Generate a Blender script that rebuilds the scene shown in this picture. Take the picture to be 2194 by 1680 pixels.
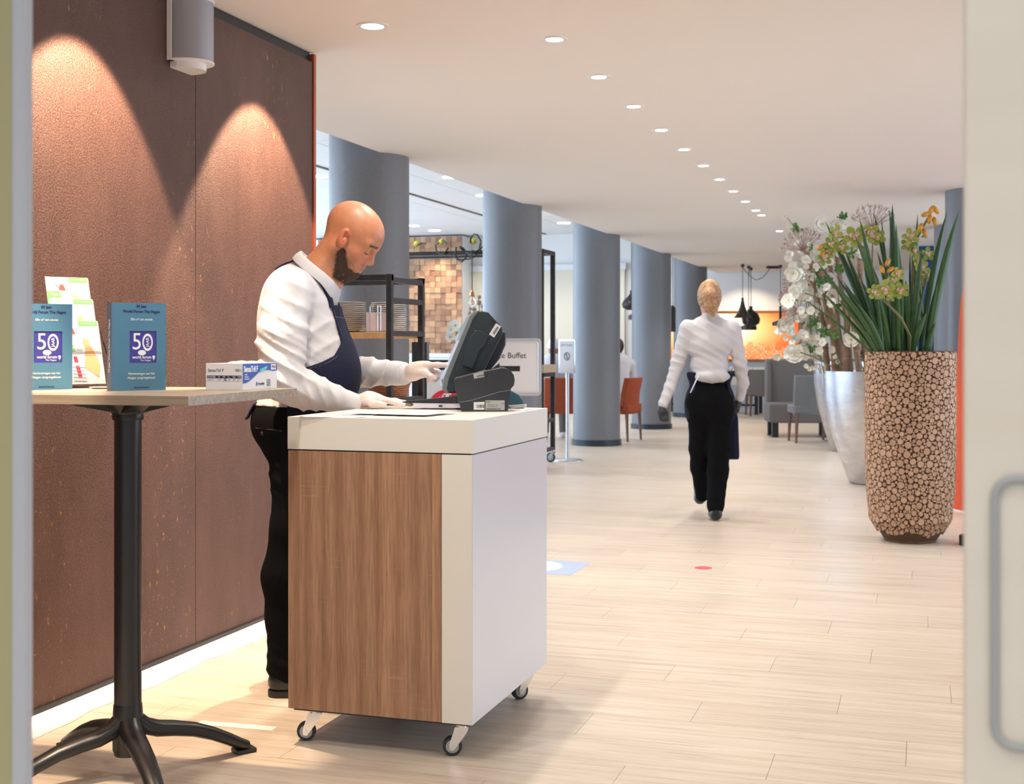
import bpy, bmesh, math, random
import numpy as np
from mathutils import Vector, Matrix
PI = math.pi
random.seed(7)
for o in list(bpy.data.objects): bpy.data.objects.remove(o)
S = bpy.context.scene
COL = S.collection

# ------------------------------------------------------------------ camera
F_PX = 2750.0; HZ = 743.0; EYE = 1.25
TH = math.atan((1978 - 1097) / F_PX); SN = math.sin(TH); CS = math.cos(TH)
cam = bpy.data.cameras.new('camera'); camo = bpy.data.objects.new('camera', cam); COL.objects.link(camo)
camo.location = (0, 0, EYE); camo.rotation_euler = (PI / 2, 0, TH)
cam.sensor_width = 36; cam.lens = F_PX / 2194 * 36; cam.shift_y = -(840 - HZ) / 2194
cam.clip_start = 0.05; cam.clip_end = 200
cam.dof.use_dof = True; cam.dof.focus_distance = 4.4; cam.dof.aperture_fstop = 7.1
S.camera = camo
# ------------------------------------------------------------------ world, exposure
w = bpy.data.worlds.new('world'); S.world = w; w.use_nodes = True
w.node_tree.nodes['Background'].inputs[0].default_value = (0.80, 0.88, 1.0, 1)
w.node_tree.nodes['Background'].inputs[1].default_value = 0.45
S.view_settings.view_transform = 'Standard'; S.view_settings.look = 'None'
S.view_settings.gamma = 1; S.view_settings.use_curve_mapping = False
S.view_settings.exposure = 0.38

def light(name, kind, loc, power, color, rot=(0, 0, 0), **k):
    l = bpy.data.lights.new(name, kind); l.energy = power; l.color = color
    for a, b in k.items(): setattr(l, a, b)
    o = bpy.data.objects.new(name, l); COL.objects.link(o); o.location = loc; o.rotation_euler = rot
    return o
COOL = (0.55, 0.75, 1.0); WARM = (1.0, 0.78, 0.56); NEUT = (1.0, 0.93, 0.85)
# daylight through the windows of the left side of the restaurant and of the right side of the lobby
light('window_daylight_left', 'AREA', (-13.2, 13, 1.9), 900, COOL, (0, -PI / 2, 0), shape='RECTANGLE', size=2.6, size_y=20)
light('window_daylight_right', 'AREA', (4.6, 12, 1.7), 270, (0.62, 0.78, 1.0), (0, PI / 2, 0), shape='RECTANGLE', size=2.4, size_y=14)
light('foyer_fill_light', 'AREA', (-.6, -2.2, 2.6), 85, (1.0, .93, .84), (math.radians(-12), 0, 0), shape='RECTANGLE', size=3.5, size_y=2.0)  # unseen fill added behind the camera to brighten cart front and door
CEIL = 2.67; HIGH = 3.5

# ------------------------------------------------------------------ helpers
def cf(X, d, z=0.0): return Vector((-SN * d + CS * X, CS * d + SN * X, z))
def pxw(px, py, d): return cf((px - 1097) / F_PX * d, d, EYE + (HZ - py) / F_PX * d)
def pz(px, py, z=0.0):
    d = (z - EYE) * F_PX / (HZ - py); return cf((px - 1097) / F_PX * d, d, z)

def tag(o, label=None, cat=None, group=None, kind=None):
    if label: o['label'] = label
    if cat: o['category'] = cat
    if group: o['group'] = group
    if kind: o['kind'] = kind
    return o
def emp(name, label, cat, loc, rz=0.0, group=None, kind=None):
    o = bpy.data.objects.new(name, None); COL.objects.link(o); o.location = loc; o.rotation_euler = (0, 0, rz)
    o.empty_display_size = .1
    return tag(o, label, cat, group, kind)
def copy_tree(o, parent=None):
    c = o.copy(); COL.objects.link(c)
    if parent: c.parent = parent
    for ch in list(o.children): copy_tree(ch, c)
    return c

class MB:
    def __init__(s): s.v = []; s.f = []; s.m = []; s.M = Matrix.Identity(4)
    def add(s, vs, fs, mi=0):
        b = len(s.v)
        for p in vs: s.v.append(tuple(s.M @ Vector(p)))
        for f in fs: s.f.append(tuple(i + b for i in f)); s.m.append(mi)
    def box(s, x0, x1, y0, y1, z0, z1, mi=0):
        s.add([(x0, y0, z0), (x1, y0, z0), (x1, y1, z0), (x0, y1, z0), (x0, y0, z1), (x1, y0, z1), (x1, y1, z1), (x0, y1, z1)],
              [(0, 3, 2, 1), (4, 5, 6, 7), (0, 1, 5, 4), (1, 2, 6, 5), (2, 3, 7, 6), (3, 0, 4, 7)], mi); return s
    def prism(s, poly, a, b, axis='y', mi=0):
        # poly: 2D points; axis 'y': (x,z) extruded along y; 'z': (x,y) along z ; 'x': (y,z) along x
        n = len(poly)
        def P(p, t): return {'y': (p[0], t, p[1]), 'z': (p[0], p[1], t), 'x': (t, p[0], p[1])}[axis]
        vs = [P(p, a) for p in poly] + [P(p, b) for p in poly]
        fs = [tuple(range(n)), tuple(range(2 * n - 1, n - 1, -1))] + [(i, i + n, (i + 1) % n + n, (i + 1) % n) for i in range(n)]
        s.add(vs, fs, mi); return s
    def tube(s, pts, r, n=10, mi=0, cap=True, flat=None):
        pts = [Vector(p) for p in pts]; N = len(pts)
        rr = r if isinstance(r, (list, tuple)) else [r] * N
        vs = []; fs = []; up = None
        for i, p in enumerate(pts):
            t = (pts[min(i + 1, N - 1)] - pts[max(i - 1, 0)]).normalized()
            if up is None: up = Vector((0, 0, 1)) if abs(t.z) < .9 else Vector((1, 0, 0))
            a = t.cross(up).normalized(); b = a.cross(t).normalized(); up = b
            for k in range(n):
                q = 2 * PI * k / n
                vs.append(p + (a * math.cos(q) + b * math.sin(q) * (flat or 1)) * rr[i])
        for i in range(N - 1):
            for k in range(n):
                k2 = (k + 1) % n; fs.append((i * n + k, i * n + k2, (i + 1) * n + k2, (i + 1) * n + k))
        if cap: fs.append(tuple(range(n - 1, -1, -1))); fs.append(tuple((N - 1) * n + k for k in range(n)))
        s.add(vs, fs, mi); return s
    def bar(s, a, b, w, mi=0):   # square bar
        return s.tube([a, b], w * .7071, 4, mi)
    def lathe(s, prof, n=32, c=(0, 0, 0), mi=0, axis='z', a0=0, a1=2 * PI, cap=True):
        vs = []; fs = []; full = abs(a1 - a0 - 2 * PI) < 1e-6; m = n if full else n + 1
        for r, z in prof:
            for k in range(m):
                q = a0 + (a1 - a0) * k / n; x, y = r * math.cos(q), r * math.sin(q)
                if axis == 'z': vs.append((c[0] + x, c[1] + y, c[2] + z))
                elif axis == 'y': vs.append((c[0] + x, c[1] + z, c[2] - y))
                else: vs.append((c[0] + z, c[1] + x, c[2] + y))
        for i in range(len(prof) - 1):
            for k in range(n):
                k2 = (k + 1) % m; fs.append((i * m + k, i * m + k2, (i + 1) * m + k2, (i + 1) * m + k))
        if full and cap:
            if prof[0][0] > 1e-5: fs.append(tuple(range(m - 1, -1, -1)))
            if prof[-1][0] > 1e-5: fs.append(tuple((len(prof) - 1) * m + k for k in range(m)))
        s.add(vs, fs, mi); return s
    def ball(s, c, r, n=12, mi=0):
        r = r if isinstance(r, (tuple, list)) else (r, r, r); vs = []; fs = []; m = n // 2
        for i in range(m + 1):
            a = PI * i / m
            for k in range(n):
                b = 2 * PI * k / n
                vs.append((c[0] + r[0] * math.sin(a) * math.cos(b), c[1] + r[1] * math.sin(a) * math.sin(b), c[2] + r[2] * math.cos(a)))
        for i in range(m):
            for k in range(n):
                k2 = (k + 1) % n; fs.append((i * n + k, (i + 1) * n + k, (i + 1) * n + k2, i * n + k2))
        s.add(vs, fs, mi); return s
    def mesh(s, name, mats, smooth=None):
        me = bpy.data.meshes.new(name); me.from_pydata(s.v, [], s.f)
        for m in (mats if isinstance(mats, (list, tuple)) else [mats]): me.materials.append(m)
        me.polygons.foreach_set('material_index', s.m)
        bm = bmesh.new(); bm.from_mesh(me)
        bmesh.ops.remove_doubles(bm, verts=bm.verts, dist=1e-5)
        bmesh.ops.recalc_face_normals(bm, faces=bm.faces); bm.to_mesh(me); bm.free()
        if smooth:
            me.shade_smooth(); me.set_sharp_from_angle(angle=math.radians(smooth))
        me.update(); return me
    def build(s, name, mats, parent=None, smooth=40, bevel=0, seg=2):
        o = bpy.data.objects.new(name, s.mesh(name, mats, smooth)); COL.objects.link(o)
        if parent: o.parent = parent
        if bevel:
            b = o.modifiers.new('bevel', 'BEVEL'); b.width = bevel; b.segments = seg; b.limit_method = 'ANGLE'; b.angle_limit = math.radians(35)
            b.harden_normals = False
        return o

def text(s, size, mt, parent, loc, name='lettering', sx=1.0, shear=0, bold=0, align='CENTER', M=None, ext=.0003, spacing=1.0):
    c = bpy.data.curves.new('t', 'FONT'); c.body = s; c.size = size; c.align_x = align; c.align_y = 'CENTER'
    c.extrude = ext; c.offset = bold; c.shear = shear; c.resolution_u = 3; c.space_character = spacing
    o = bpy.data.objects.new('t', c); COL.objects.link(o)
    dg = bpy.context.evaluated_depsgraph_get(); me = bpy.data.meshes.new_from_object(o.evaluated_get(dg))
    bpy.data.objects.remove(o); bpy.data.curves.remove(c)
    R = (M or Matrix.Identity(4)); me.transform(Matrix.Translation(loc) @ R @ Matrix.Rotation(PI / 2, 4, 'X') @ Matrix.Diagonal((sx, 1, 1, 1)))
    me.materials.clear(); me.materials.append(mt); me.name = name
    o = bpy.data.objects.new(name, me); COL.objects.link(o); o.parent = parent; return o

# ------------------------------------------------------------------ materials
class NT:
    def __init__(s, name):
        m = bpy.data.materials.new(name); m.use_nodes = True; s.m = m; s.t = m.node_tree; s.b = s.t.nodes['Principled BSDF']
    def n(s, kind, **k):
        x = s.t.nodes.new('ShaderNode' + kind)
        for a, b in k.items():
            if a.startswith('i_'): x.inputs[a[2:].replace('_', ' ')].default_value = b
            else: setattr(x, a, b)
        return x
    def l(s, a, b): s.t.links.new(a, b)
    def setb(s, key, v):
        inp = s.b.inputs[key]
        if hasattr(v, 'links') or hasattr(v, 'is_linked'): s.l(v, inp)
        else: inp.default_value = v
    def ramp(s, fac, stops, interp='LINEAR'):
        r = s.n('ValToRGB'); r.color_ramp.interpolation = interp; e = r.color_ramp.elements
        while len(e) < len(stops): e.new(.5)
        for i, (p, c) in enumerate(stops): e[i].position = p; e[i].color = (*c, 1) if len(c) == 3 else c
        s.l(fac, r.inputs[0]); return r.outputs[0]
    def noise(s, scale, vec=None, detail=4, rough=.55, dist=0):
        x = s.n('TexNoise'); x.inputs['Scale'].default_value = scale; x.inputs['Detail'].default_value = detail
        x.inputs['Roughness'].default_value = rough; x.inputs['Distortion'].default_value = dist
        if vec is not None: s.l(vec, x.inputs['Vector'])
        return x.outputs[0]
    def coord(s, which='Object', scale=(1, 1, 1), rot=(0, 0, 0), loc=(0, 0, 0)):
        if which == 'World': src = s.n('NewGeometry').outputs['Position']
        else: src = s.n('TexCoord').outputs[which]
        mp = s.n('Mapping'); mp.inputs['Scale'].default_value = scale; mp.inputs['Rotation'].default_value = rot; mp.inputs['Location'].default_value = loc
        s.l(src, mp.inputs[0]); return mp.outputs[0]
    def mix(s, f, a, b, mode='MIX'):
        x = s.n('Mix', data_type='RGBA', blend_type=mode)
        for i, v in ((0, f), (6, a), (7, b)):
            if isinstance(v, (int, float)): x.inputs[i].default_value = v
            elif isinstance(v, tuple): x.inputs[i].default_value = (*v, 1) if len(v) == 3 else v
            else: s.l(v, x.inputs[i])
        return x.outputs[2]
    def math(s, op, a, b=0.0):
        x = s.n('Math', operation=op)
        for i, v in ((0, a), (1, b)):
            if isinstance(v, (int, float)): x.inputs[i].default_value = v
            else: s.l(v, x.inputs[i])
        return x.outputs[0]
    def bump(s, h, strength=.3, dist=.01):
        x = s.n('Bump'); x.inputs['Strength'].default_value = strength; x.inputs['Distance'].default_value = dist
        s.l(h, x.inputs['Height']); s.l(x.outputs[0], s.b.inputs['Normal'])

def plain(name, col, rough=.5, metal=0, spec=.5, noise=0, nscale=60, bump=0, bscale=200, emit=0, alpha=None, trans=0, ior=1.45, coat=0, sheen=0, sss=0, sub=None):
    t = NT(name); c = (*col, 1); t.b.inputs['Base Color'].default_value = c
    t.b.inputs['Roughness'].default_value = rough; t.b.inputs['Metallic'].default_value = metal
    t.b.inputs['Specular IOR Level'].default_value = spec
    vec = t.coord()
    nz = t.noise(nscale, vec)
    k = noise or .03
    if noise: t.setb('Base Color', t.ramp(nz, [(.3, tuple(x * (1 - k) for x in col)), (.7, tuple(min(1, x * (1 + k)) for x in col))]))
    if bump: t.bump(t.noise(bscale, vec), bump, .002)
    if emit: t.setb('Emission Color', c); t.setb('Emission Strength', emit)
    if trans: t.setb('Transmission Weight', trans); t.setb('IOR', ior)
    if coat: t.setb('Coat Weight', coat); t.setb('Coat Roughness', .1)
    if sheen: t.setb('Sheen Weight', sheen)
    if sss: t.setb('Subsurface Weight', sss); t.setb('Subsurface Radius', (.01, .004, .002)); t.setb('Subsurface Scale', 1.0)
    return t.m
def lamp_mat(name, col, e):
    t = NT(name); t.setb('Base Color', (0, 0, 0, 1)); t.setb('Emission Color', (*col, 1)); t.setb('Emission Strength', e); return t.m

M = {}
M['ceiling'] = plain('ceiling_paint', (.82, .775, .735), .75, spec=.2, bump=.05, bscale=40)
M['white_wall'] = plain('white_wall_paint', (.83, .82, .80), .7)
M['high_ceiling'] = plain('metal_ceiling_tile', (.82, .85, .88), .45)
M['joint'] = plain('joint_dark', (.25, .26, .28), .8)
M['column'] = plain('column_paint', (.180, .187, .205), .42, bump=.25, bscale=300, noise=.06)
M['black_plastic'] = plain('black_plastic', (.02, .022, .026), .35)
M['black_metal'] = plain('black_powder_coat', (.012, .013, .016), .32, spec=.6, bump=.05, bscale=500)
M['dark_steel'] = plain('dark_raw_steel', (.035, .03, .03), .4, metal=.4, noise=.3, nscale=20)
M['chrome'] = plain('chrome', (.75, .76, .78), .18, metal=1)
M['brushed'] = plain('brushed_aluminium', (.62, .65, .70), .35, metal=.9)
M['cream'] = plain('cream_laminate', (.86, .845, .79), .32, spec=.5)
M['white_lam'] = plain('white_laminate', (.72, .74, .80), .22, spec=.5)
M['rubber'] = plain('rubber', (.03, .035, .04), .6)
M['grey_plastic'] = plain('grey_plastic', (.42, .44, .45), .5)
M['white_plastic'] = plain('white_plastic', (.80, .79, .80), .4)
M['grille'] = plain('speaker_grille', (.34, .35, .40), .38, metal=.3, bump=.4, bscale=900)
M['navy'] = plain('navy_denim', (.016, .018, .042), .85, noise=.15, nscale=120, bump=.3, bscale=900, spec=.15)
M['stitch'] = plain('stitch_thread', (.10, .11, .17), .8)
M['black_cloth'] = plain('black_trouser_wool', (.006, .006, .0075), .9, spec=.08, noise=.1, bump=.2, bscale=800)
M['shoe'] = plain('black_leather', (.012, .012, .013), .3)
M['sole'] = plain('shoe_sole', (.02, .019, .018), .6)
M['paper'] = plain('paper', (.78, .78, .82), .7)
M['dark_ink'] = plain('dark_ink', (.02, .02, .03), .7)
M['navy_ink'] = plain('navy_ink', (.012, .022, .10), .6)
M['white_ink'] = plain('white_ink', (.82, .84, .86), .6)
M['grey_ink'] = plain('grey_ink', (.3, .32, .36), .6)
M['orange_fabric'] = plain('rust_orange_fabric', (.33, .062, .018), .85, noise=.15, nscale=90, bump=.3, bscale=600)
M['orange_felt'] = plain('orange_felt', (.70, .09, .02), .8, noise=.1, bump=.2, bscale=400)
M['grey_fabric'] = plain('taupe_grey_upholstery', (.17, .155, .15), .85, noise=.15, nscale=150, bump=.3, bscale=700)
M['chair_wood'] = plain('brown_chair_wood', (.16, .075, .045), .5, noise=.2, nscale=30)
M['blue_wall'] = plain('dark_blue_paint', (.006, .045, .13), .6)
M['kerb'] = plain('column_base_dark', (.018, .03, .045), .3)
M['glove'] = plain('thin_white_glove', (.80, .66, .62), .38, sss=.15, bump=.35, bscale=60)
M['black_glove'] = plain('black_glove', (.03, .032, .038), .5)
M['lamp'] = lamp_mat('downlight_glow', (1.0, .93, .82), 40)
M['lamp_cool'] = lamp_mat('downlight_glow_cool', (.95, .97, 1.0), 12)
M['copper'] = plain('copper_edge', (.42, .10, .05), .35, metal=.6)
M['bulb_glass'] = plain('clear_bulb_glass', (1, 1, 1), .02, trans=1, ior=1.1)
M['brass'] = plain('copper_lamp_holder', (.65, .33, .15), .3, metal=1)
M['olive'] = plain('olive_wall_paint', (.42, .40, .22), .7)
M['jamb'] = plain('grey_white_door_jamb', (.50, .53, .58), .5)
M['tape'] = plain('white_floor_tape', (.86, .84, .84), .5)
M['white_cloth_strip'] = plain('white_fabric_strip', (.70, .71, .74), .8, bump=.5, bscale=15)
M['red'] = plain('red_print', (.75, .03, .06), .5)
M['lightblue'] = plain('light_blue_sticker', (.42, .52, .72), .45)
M['coral'] = plain('coral_sticker', (.80, .09, .12), .5)
M['blind'] = plain('cream_roller_blind', (.78, .72, .58), .8)
M['porcelain'] = plain('porcelain', (.82, .78, .74), .25)
M['napkin'] = plain('pink_white_napkins', (.80, .68, .66), .8)
M['wicker'] = plain('wicker', (.30, .11, .045), .6, noise=.35, nscale=80)
M['shelf_wood'] = plain('honey_shelf_wood', (.58, .33, .13), .5, noise=.15, nscale=20)
M['pale_wood'] = plain('pale_shelf_wood', (.55, .42, .30), .5, noise=.1, nscale=20)

def m_floor():
    t = NT('travertine_plank_floor')
    v = t.coord('World', (1.1, 26, 1)); v2 = t.coord('World', (3.5, 120, 1)); v3 = t.coord('World', (.8, 1.2, 1))
    a = t.noise(1.0, v, 5, .6, .4); b = t.noise(1.0, v2, 3, .6); c = t.noise(1.0, v3, 2)
    base = t.ramp(a, [(.25, (.57, .47, .375)), (.5, (.68, .59, .49)), (.75, (.77, .69, .60))])
    fine = t.ramp(b, [(.26, (.64, .56, .49)), (.44, (1, 1, 1)), (.8, (1.04, 1.03, 1.02))])
    col = t.mix(1.0, base, fine, 'MULTIPLY')
    rnd = t.n('ObjectInfo').outputs['Random']
    tint = t.ramp(rnd, [(0, (.94, .93, .92)), (1, (1.0, 1.0, 1.0))])
    col = t.mix(1.0, col, tint, 'MULTIPLY')
    pits = t.noise(1.0, t.coord('World', (14, 160, 1)), 2)
    pm = t.ramp(pits, [(.70, (0, 0, 0)), (.78, (1, 1, 1))])
    col = t.mix(t.math('MULTIPLY', pm, .45), col, (.36, .24, .16))
    t.setb('Base Color', col); t.setb('Roughness', t.ramp(c, [(.3, (.30,) * 3), (.7, (.42,) * 3)])); t.setb('Specular IOR Level', .45)
    t.bump(b, .08, .002); return t.m
M['floor'] = m_floor()
M['floor_joint'] = plain('floor_joint', (.46, .36, .28), .8)

def m_rust():
    t = NT('copper_brown_rust_plaster')
    g = t.coord('World', (1, 1, 1)); gv = t.coord('World', (1, 1, .35))
    big = t.noise(.9, gv, 3, .5, .3); mid = t.noise(7, gv, 6, .7, .2); fin = t.noise(150, g, 3, .6); fl = t.noise(45, t.coord('World', (1, 1, .5)), 5, .75)
    base = t.ramp(big, [(.3, (0.055, 0.024, 0.018)), (.5, (0.062, 0.027, 0.020)), (.7, (0.058, 0.032, 0.031))])
    b2 = t.mix(t.ramp(mid, [(.35, (0, 0, 0)), (.75, (.8, .8, .8))]), base, (0.125, 0.062, 0.05))
    f2 = t.mix(t.ramp(fin, [(.4, (0, 0, 0)), (.72, (.75,) * 3)]), b2, (0.20, 0.112, 0.088))
    msk = t.math('MULTIPLY', t.ramp(fl, [(.60, (0, 0, 0)), (.68, (1, 1, 1))]), t.ramp(t.noise(2.2, gv, 3, .6), [(.50, (0, 0, 0)), (.66, (.9, .9, .9))]))
    col = t.mix(msk, f2, (.66, .30, .12))
    t.setb('Base Color', col); t.setb('Metallic', .30)
    t.setb('Roughness', t.ramp(fin, [(.3, (.36,) * 3), (.7, (.60,) * 3)]))
    h = t.math('ADD', fin, t.math('MULTIPLY', t.noise(320, g, 2), .6)); t.bump(h, .75, .004); return t.m
M['rust'] = m_rust()

def m_oak():
    t = NT('sawn_oak_laminate')
    o = t.coord('Object')
    sep = t.n('SeparateXYZ'); t.l(t.n('TexCoord').outputs['Object'], sep.inputs[0])
    cell = t.math('FLOOR', t.math('MULTIPLY', sep.outputs[0], 11.2))
    wn = t.n('TexWhiteNoise', noise_dimensions='1D'); t.l(cell, wn.inputs['W'])
    comb = t.n('CombineXYZ'); t.l(t.math('MULTIPLY', sep.outputs[0], 1), comb.inputs[0]); t.l(t.math('ADD', sep.outputs[2], t.math('MULTIPLY', wn.outputs[0], 37.0)), comb.inputs[2]); t.l(t.math('MULTIPLY', wn.outputs[0], 9.0), comb.inputs[1])
    mp = t.n('Mapping'); mp.inputs['Scale'].default_value = (16, 16, 1.0); t.l(comb.outputs[0], mp.inputs[0])
    wv = t.n('TexWave', wave_type='BANDS', bands_direction='X'); wv.inputs['Scale'].default_value = .33; wv.inputs['Distortion'].default_value = 7
    wv.inputs['Detail'].default_value = 3; wv.inputs['Detail Scale'].default_value = .55; t.l(mp.outputs[0], wv.inputs[0])
    mp2 = t.n('Mapping'); mp2.inputs['Scale'].default_value = (160, 160, 7); t.l(comb.outputs[0], mp2.inputs[0])
    fib = t.noise(1, mp2.outputs[0], 4, .65)
    mp3 = t.n('Mapping'); mp3.inputs['Scale'].default_value = (3, 3, 160); t.l(comb.outputs[0], mp3.inputs[0])
    saw = t.noise(1, mp3.outputs[0], 2, .5)
    patch = t.noise(5, comb.outputs[0], 3)
    col = t.ramp(wv.outputs[0], [(0, (.37, .205, .122)), (.4, (.42, .24, .145)), (1, (.47, .28, .175))])
    col = t.mix(1, col, t.ramp(fib, [(.3, (.72, .70, .68)), (.6, (1.12, 1.12, 1.12))]), 'MULTIPLY')
    col = t.mix(1, col, t.ramp(wn.outputs[0], [(0, (.86, .85, .84)), (1, (1.10, 1.08, 1.05))]), 'MULTIPLY')
    sm = t.math('MULTIPLY', t.ramp(saw, [(.62, (0, 0, 0)), (.68, (1, 1, 1))]), t.ramp(patch, [(.55, (0, 0, 0)), (.66, (.55, .55, .55))]))
    col = t.mix(sm, col, (.50, .31, .18))
    t.setb('Base Color', col); t.setb('Roughness', .5); t.bump(fib, .25, .001); return t.m
M['oak'] = m_oak()
def m_tabletop():
    t = NT('grey_oak_tabletop'); n = t.noise(1, t.coord('Object', (3, 60, 60)), 5, .6)
    t.setb('Base Color', t.ramp(n, [(.3, (.27, .215, .165)), (.7, (.43, .36, .28))])); t.setb('Roughness', .38); return t.m
M['tabletop'] = m_tabletop()
def m_woodvar(name, c0, c1, sc=(1, 1, 12)):
    t = NT(name); r = t.n('ObjectInfo').outputs['Random']; n = t.noise(30, t.coord('Object', sc), 4)
    col = t.mix(1, t.ramp(r, [(0, c0), (1, c1)]), t.ramp(n, [(.3, (.65, .6, .55)), (.65, (1.15, 1.12, 1.1))]), 'MULTIPLY')
    t.setb('Base Color', col); t.setb('Roughness', .6); return t.m
M['mosaic'] = m_woodvar('reclaimed_wood_block', (.25, .12, .065), (.56, .34, .18))
def m_slice():
    t = NT('cut_branch_end')
    r = t.n('ObjectInfo').outputs['Random']; v = t.coord('Object')
    n = t.noise(28, v, 3); n2 = t.noise(9, v, 2)
    c = t.ramp(n, [(.25, (.36, .20, .12)), (.5, (.52, .34, .225)), (.8, (.62, .44, .31))])
    c = t.mix(1, c, t.ramp(r, [(0, (.80, .76, .72)), (1, (1.08, 1.05, 1.05))]), 'MULTIPLY')
    t.setb('Base Color', c); t.setb('Roughness', .65); t.bump(t.noise(250, v), .3, .001); return t.m
M['slice'] = m_slice()
M['bark'] = plain('dark_bark_gap', (.10, .055, .032), .9)
M['pot_base'] = plain('brown_resin_planter', (.15, .085, .035), .6, noise=.3, nscale=20)
def m_silver():
    t = NT('silver_leaf'); v = t.coord('Object', (1, 1, 2.5)); n = t.noise(5, v, 6, .6, .5)
    t.setb('Base Color', t.ramp(n, [(.3, (.52, .51, .53)), (.7, (.66, .66, .68))])); t.setb('Metallic', 1.0)
    t.setb('Roughness', t.ramp(n, [(.3, (.36,) * 3), (.7, (.26,) * 3)])); return t.m
M['silver'] = m_silver()
def m_birch():
    t = NT('birch_bark'); n = t.noise(1, t.coord('Object', (20, 20, 90)), 3, .6, .3); k = t.noise(6, t.coord('Object'), 3)
    c = t.ramp(n, [(.3, (.07, .045, .035)), (.42, (.36, .22, .15)), (.8, (.55, .38, .28))])
    t.setb('Base Color', t.mix(t.ramp(k, [(.45, (0, 0, 0)), (.6, (.7,) * 3)]), c, (.26, .13, .08))); t.setb('Roughness', .7); t.bump(n, .4, .004); return t.m
M['birch'] = m_birch()
def m_leaf(name, a, b, rough=.45):
    t = NT(name); r = t.n('ObjectInfo').outputs['Random']; n = t.noise(40, t.coord('Object', (12, 12, .6)), 3)
    c = t.mix(1, t.ramp(r, [(0, a), (1, b)]), t.ramp(n, [(.3, (.6, .65, .6)), (.7, (1.3, 1.25, 1.1))]), 'MULTIPLY')
    t.setb('Base Color', c); t.setb('Roughness', rough); return t.m
M['blade'] = m_leaf('long_green_blade', (.016, .060, .018), (.065, .155, .035))
M['leaf'] = m_leaf('small_green_leaf', (.05, .17, .04), (.12, .30, .06))
M['orchid'] = m_leaf('green_orchid_petal', (.24, .33, .05), (.40, .46, .10), .5)
M['orchid_lip'] = plain('orchid_lip', (.72, .50, .38), .5, noise=.3)
M['bud'] = plain('amber_bud', (.62, .30, .04), .5, noise=.3, nscale=30)
M['petal'] = plain('white_petal', (.86, .86, .78), .6)
M['stem'] = plain('green_brown_stem', (.16, .15, .05), .6)
M['umbel'] = plain('dried_umbel', (.34, .22, .18), .8)
M['yellow'] = plain('yellow_green_centre', (.55, .50, .06), .6)
M['book_blue'] = plain('teal_blue_cover', (.075, .205, .33), .45, bump=.1, bscale=500)
M['spine_blue'] = plain('slate_blue_spine', (.12, .17, .26), .5)
M['book_indigo'] = plain('indigo_print', (.055, .05, .30), .4)
M['royal'] = plain('royal_blue_print', (.02, .09, .45), .4)
M['cyan'] = plain('cyan_print', (.10, .55, .65), .5)
M['acrylic'] = plain('clear_acrylic', (.95, .97, .98), .05, trans=1, ior=1.2)
M['green_print'] = plain('lime_print', (.20, .68, .16), .5)
M['brick_print'] = plain('brick_red_print', (.55, .08, .04), .5)
M['tan_print'] = plain('tan_print', (.75, .42, .20), .5)
M['printer'] = plain('charcoal_plastic', (.028, .032, .042), .42, bump=.15, bscale=900)
M['pos'] = plain('slate_plastic', (.026, .038, .048), .36, bump=.12, bscale=900)
M['pos_rim'] = plain('grey_bezel', (.17, .20, .21), .35)
M['screen'] = lamp_mat('touch_screen', (.60, .68, .85), .55)
M['display'] = plain('teal_glass', (.05, .14, .20), .15)
M['lav'] = plain('lavender_binder', (.66, .62, .76), .45)

def m_shirt():
    t = NT('white_shirt_cotton'); v = t.coord('Object'); n = t.noise(9, v, 4, .6, .6); f = t.noise(700, v, 2)
    t.setb('Base Color', (.62, .61, .645, 1)); t.setb('Roughness', .8); t.setb('Specular IOR Level', .25)
    t.bump(t.math('ADD', t.math('MULTIPLY', n, 1.0), t.math('MULTIPLY', f, .03)), .35, .012); return t.m
M['shirt'] = m_shirt()
def m_skin():
    t = NT('skin'); a = t.n('VertexColor'); a.layer_name = 'tint'
    n = t.noise(45, t.coord('Object'), 4); f = t.noise(600, t.coord('Object'), 3)
    t.setb('Base Color', t.mix(1, a.outputs[0], t.ramp(n, [(.3, (.93, .90, .88)), (.7, (1.06, 1.05, 1.05))]), 'MULTIPLY'))
    t.setb('Roughness', .42); t.setb('Subsurface Weight', .12); t.setb('Subsurface Radius', (.012, .005, .003)); t.setb('Subsurface Scale', 1.0)
    t.bump(f, .12, .001); return t.m
M['skin'] = m_skin()
M['beard'] = plain('dark_brown_hair', (.060, .032, .020), .7, noise=.4, nscale=300, bump=1.0, bscale=420)
M['blonde'] = plain('blonde_hair', (.42, .24, .12), .6, noise=.35, nscale=60, bump=.6, bscale=150)
M['dark_hair'] = plain('dark_hair', (.02, .014, .012), .6)

# ------------------------------------------------------------------ implicit modelling
def smin(a, b, k):
    h = np.clip(.5 + .5 * (b - a) / k, 0, 1); return b + (a - b) * h - k * h * (1 - h)
def smax(a, b, k): return -smin(-a, -b, k)
def rc(p, a, b, ra, rb):
    a = np.array(a, dtype=np.float32); b = np.array(b, dtype=np.float32); ab = b - a
    t = np.clip(((p - a) @ ab) / (ab @ ab), 0, 1); return np.linalg.norm(p - a - t[:, None] * ab, axis=1) - (ra + t * (rb - ra))
def ell(p, c, r, R=None):
    q = p - np.array(c, dtype=np.float32)
    if R is not None: q = q @ R
    r = np.array(r, dtype=np.float32); k0 = np.linalg.norm(q / r, axis=1); k1 = np.linalg.norm(q / (r * r), axis=1) + 1e-9
    return k0 * (k0 - 1) / k1
def chain(p, pts, k=.02):
    d = None
    for (a, ra), (b, rb) in zip(pts[:-1], pts[1:]):
        e = rc(p, a, b, ra, rb); d = e if d is None else smin(d, e, k)
    return d
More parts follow.
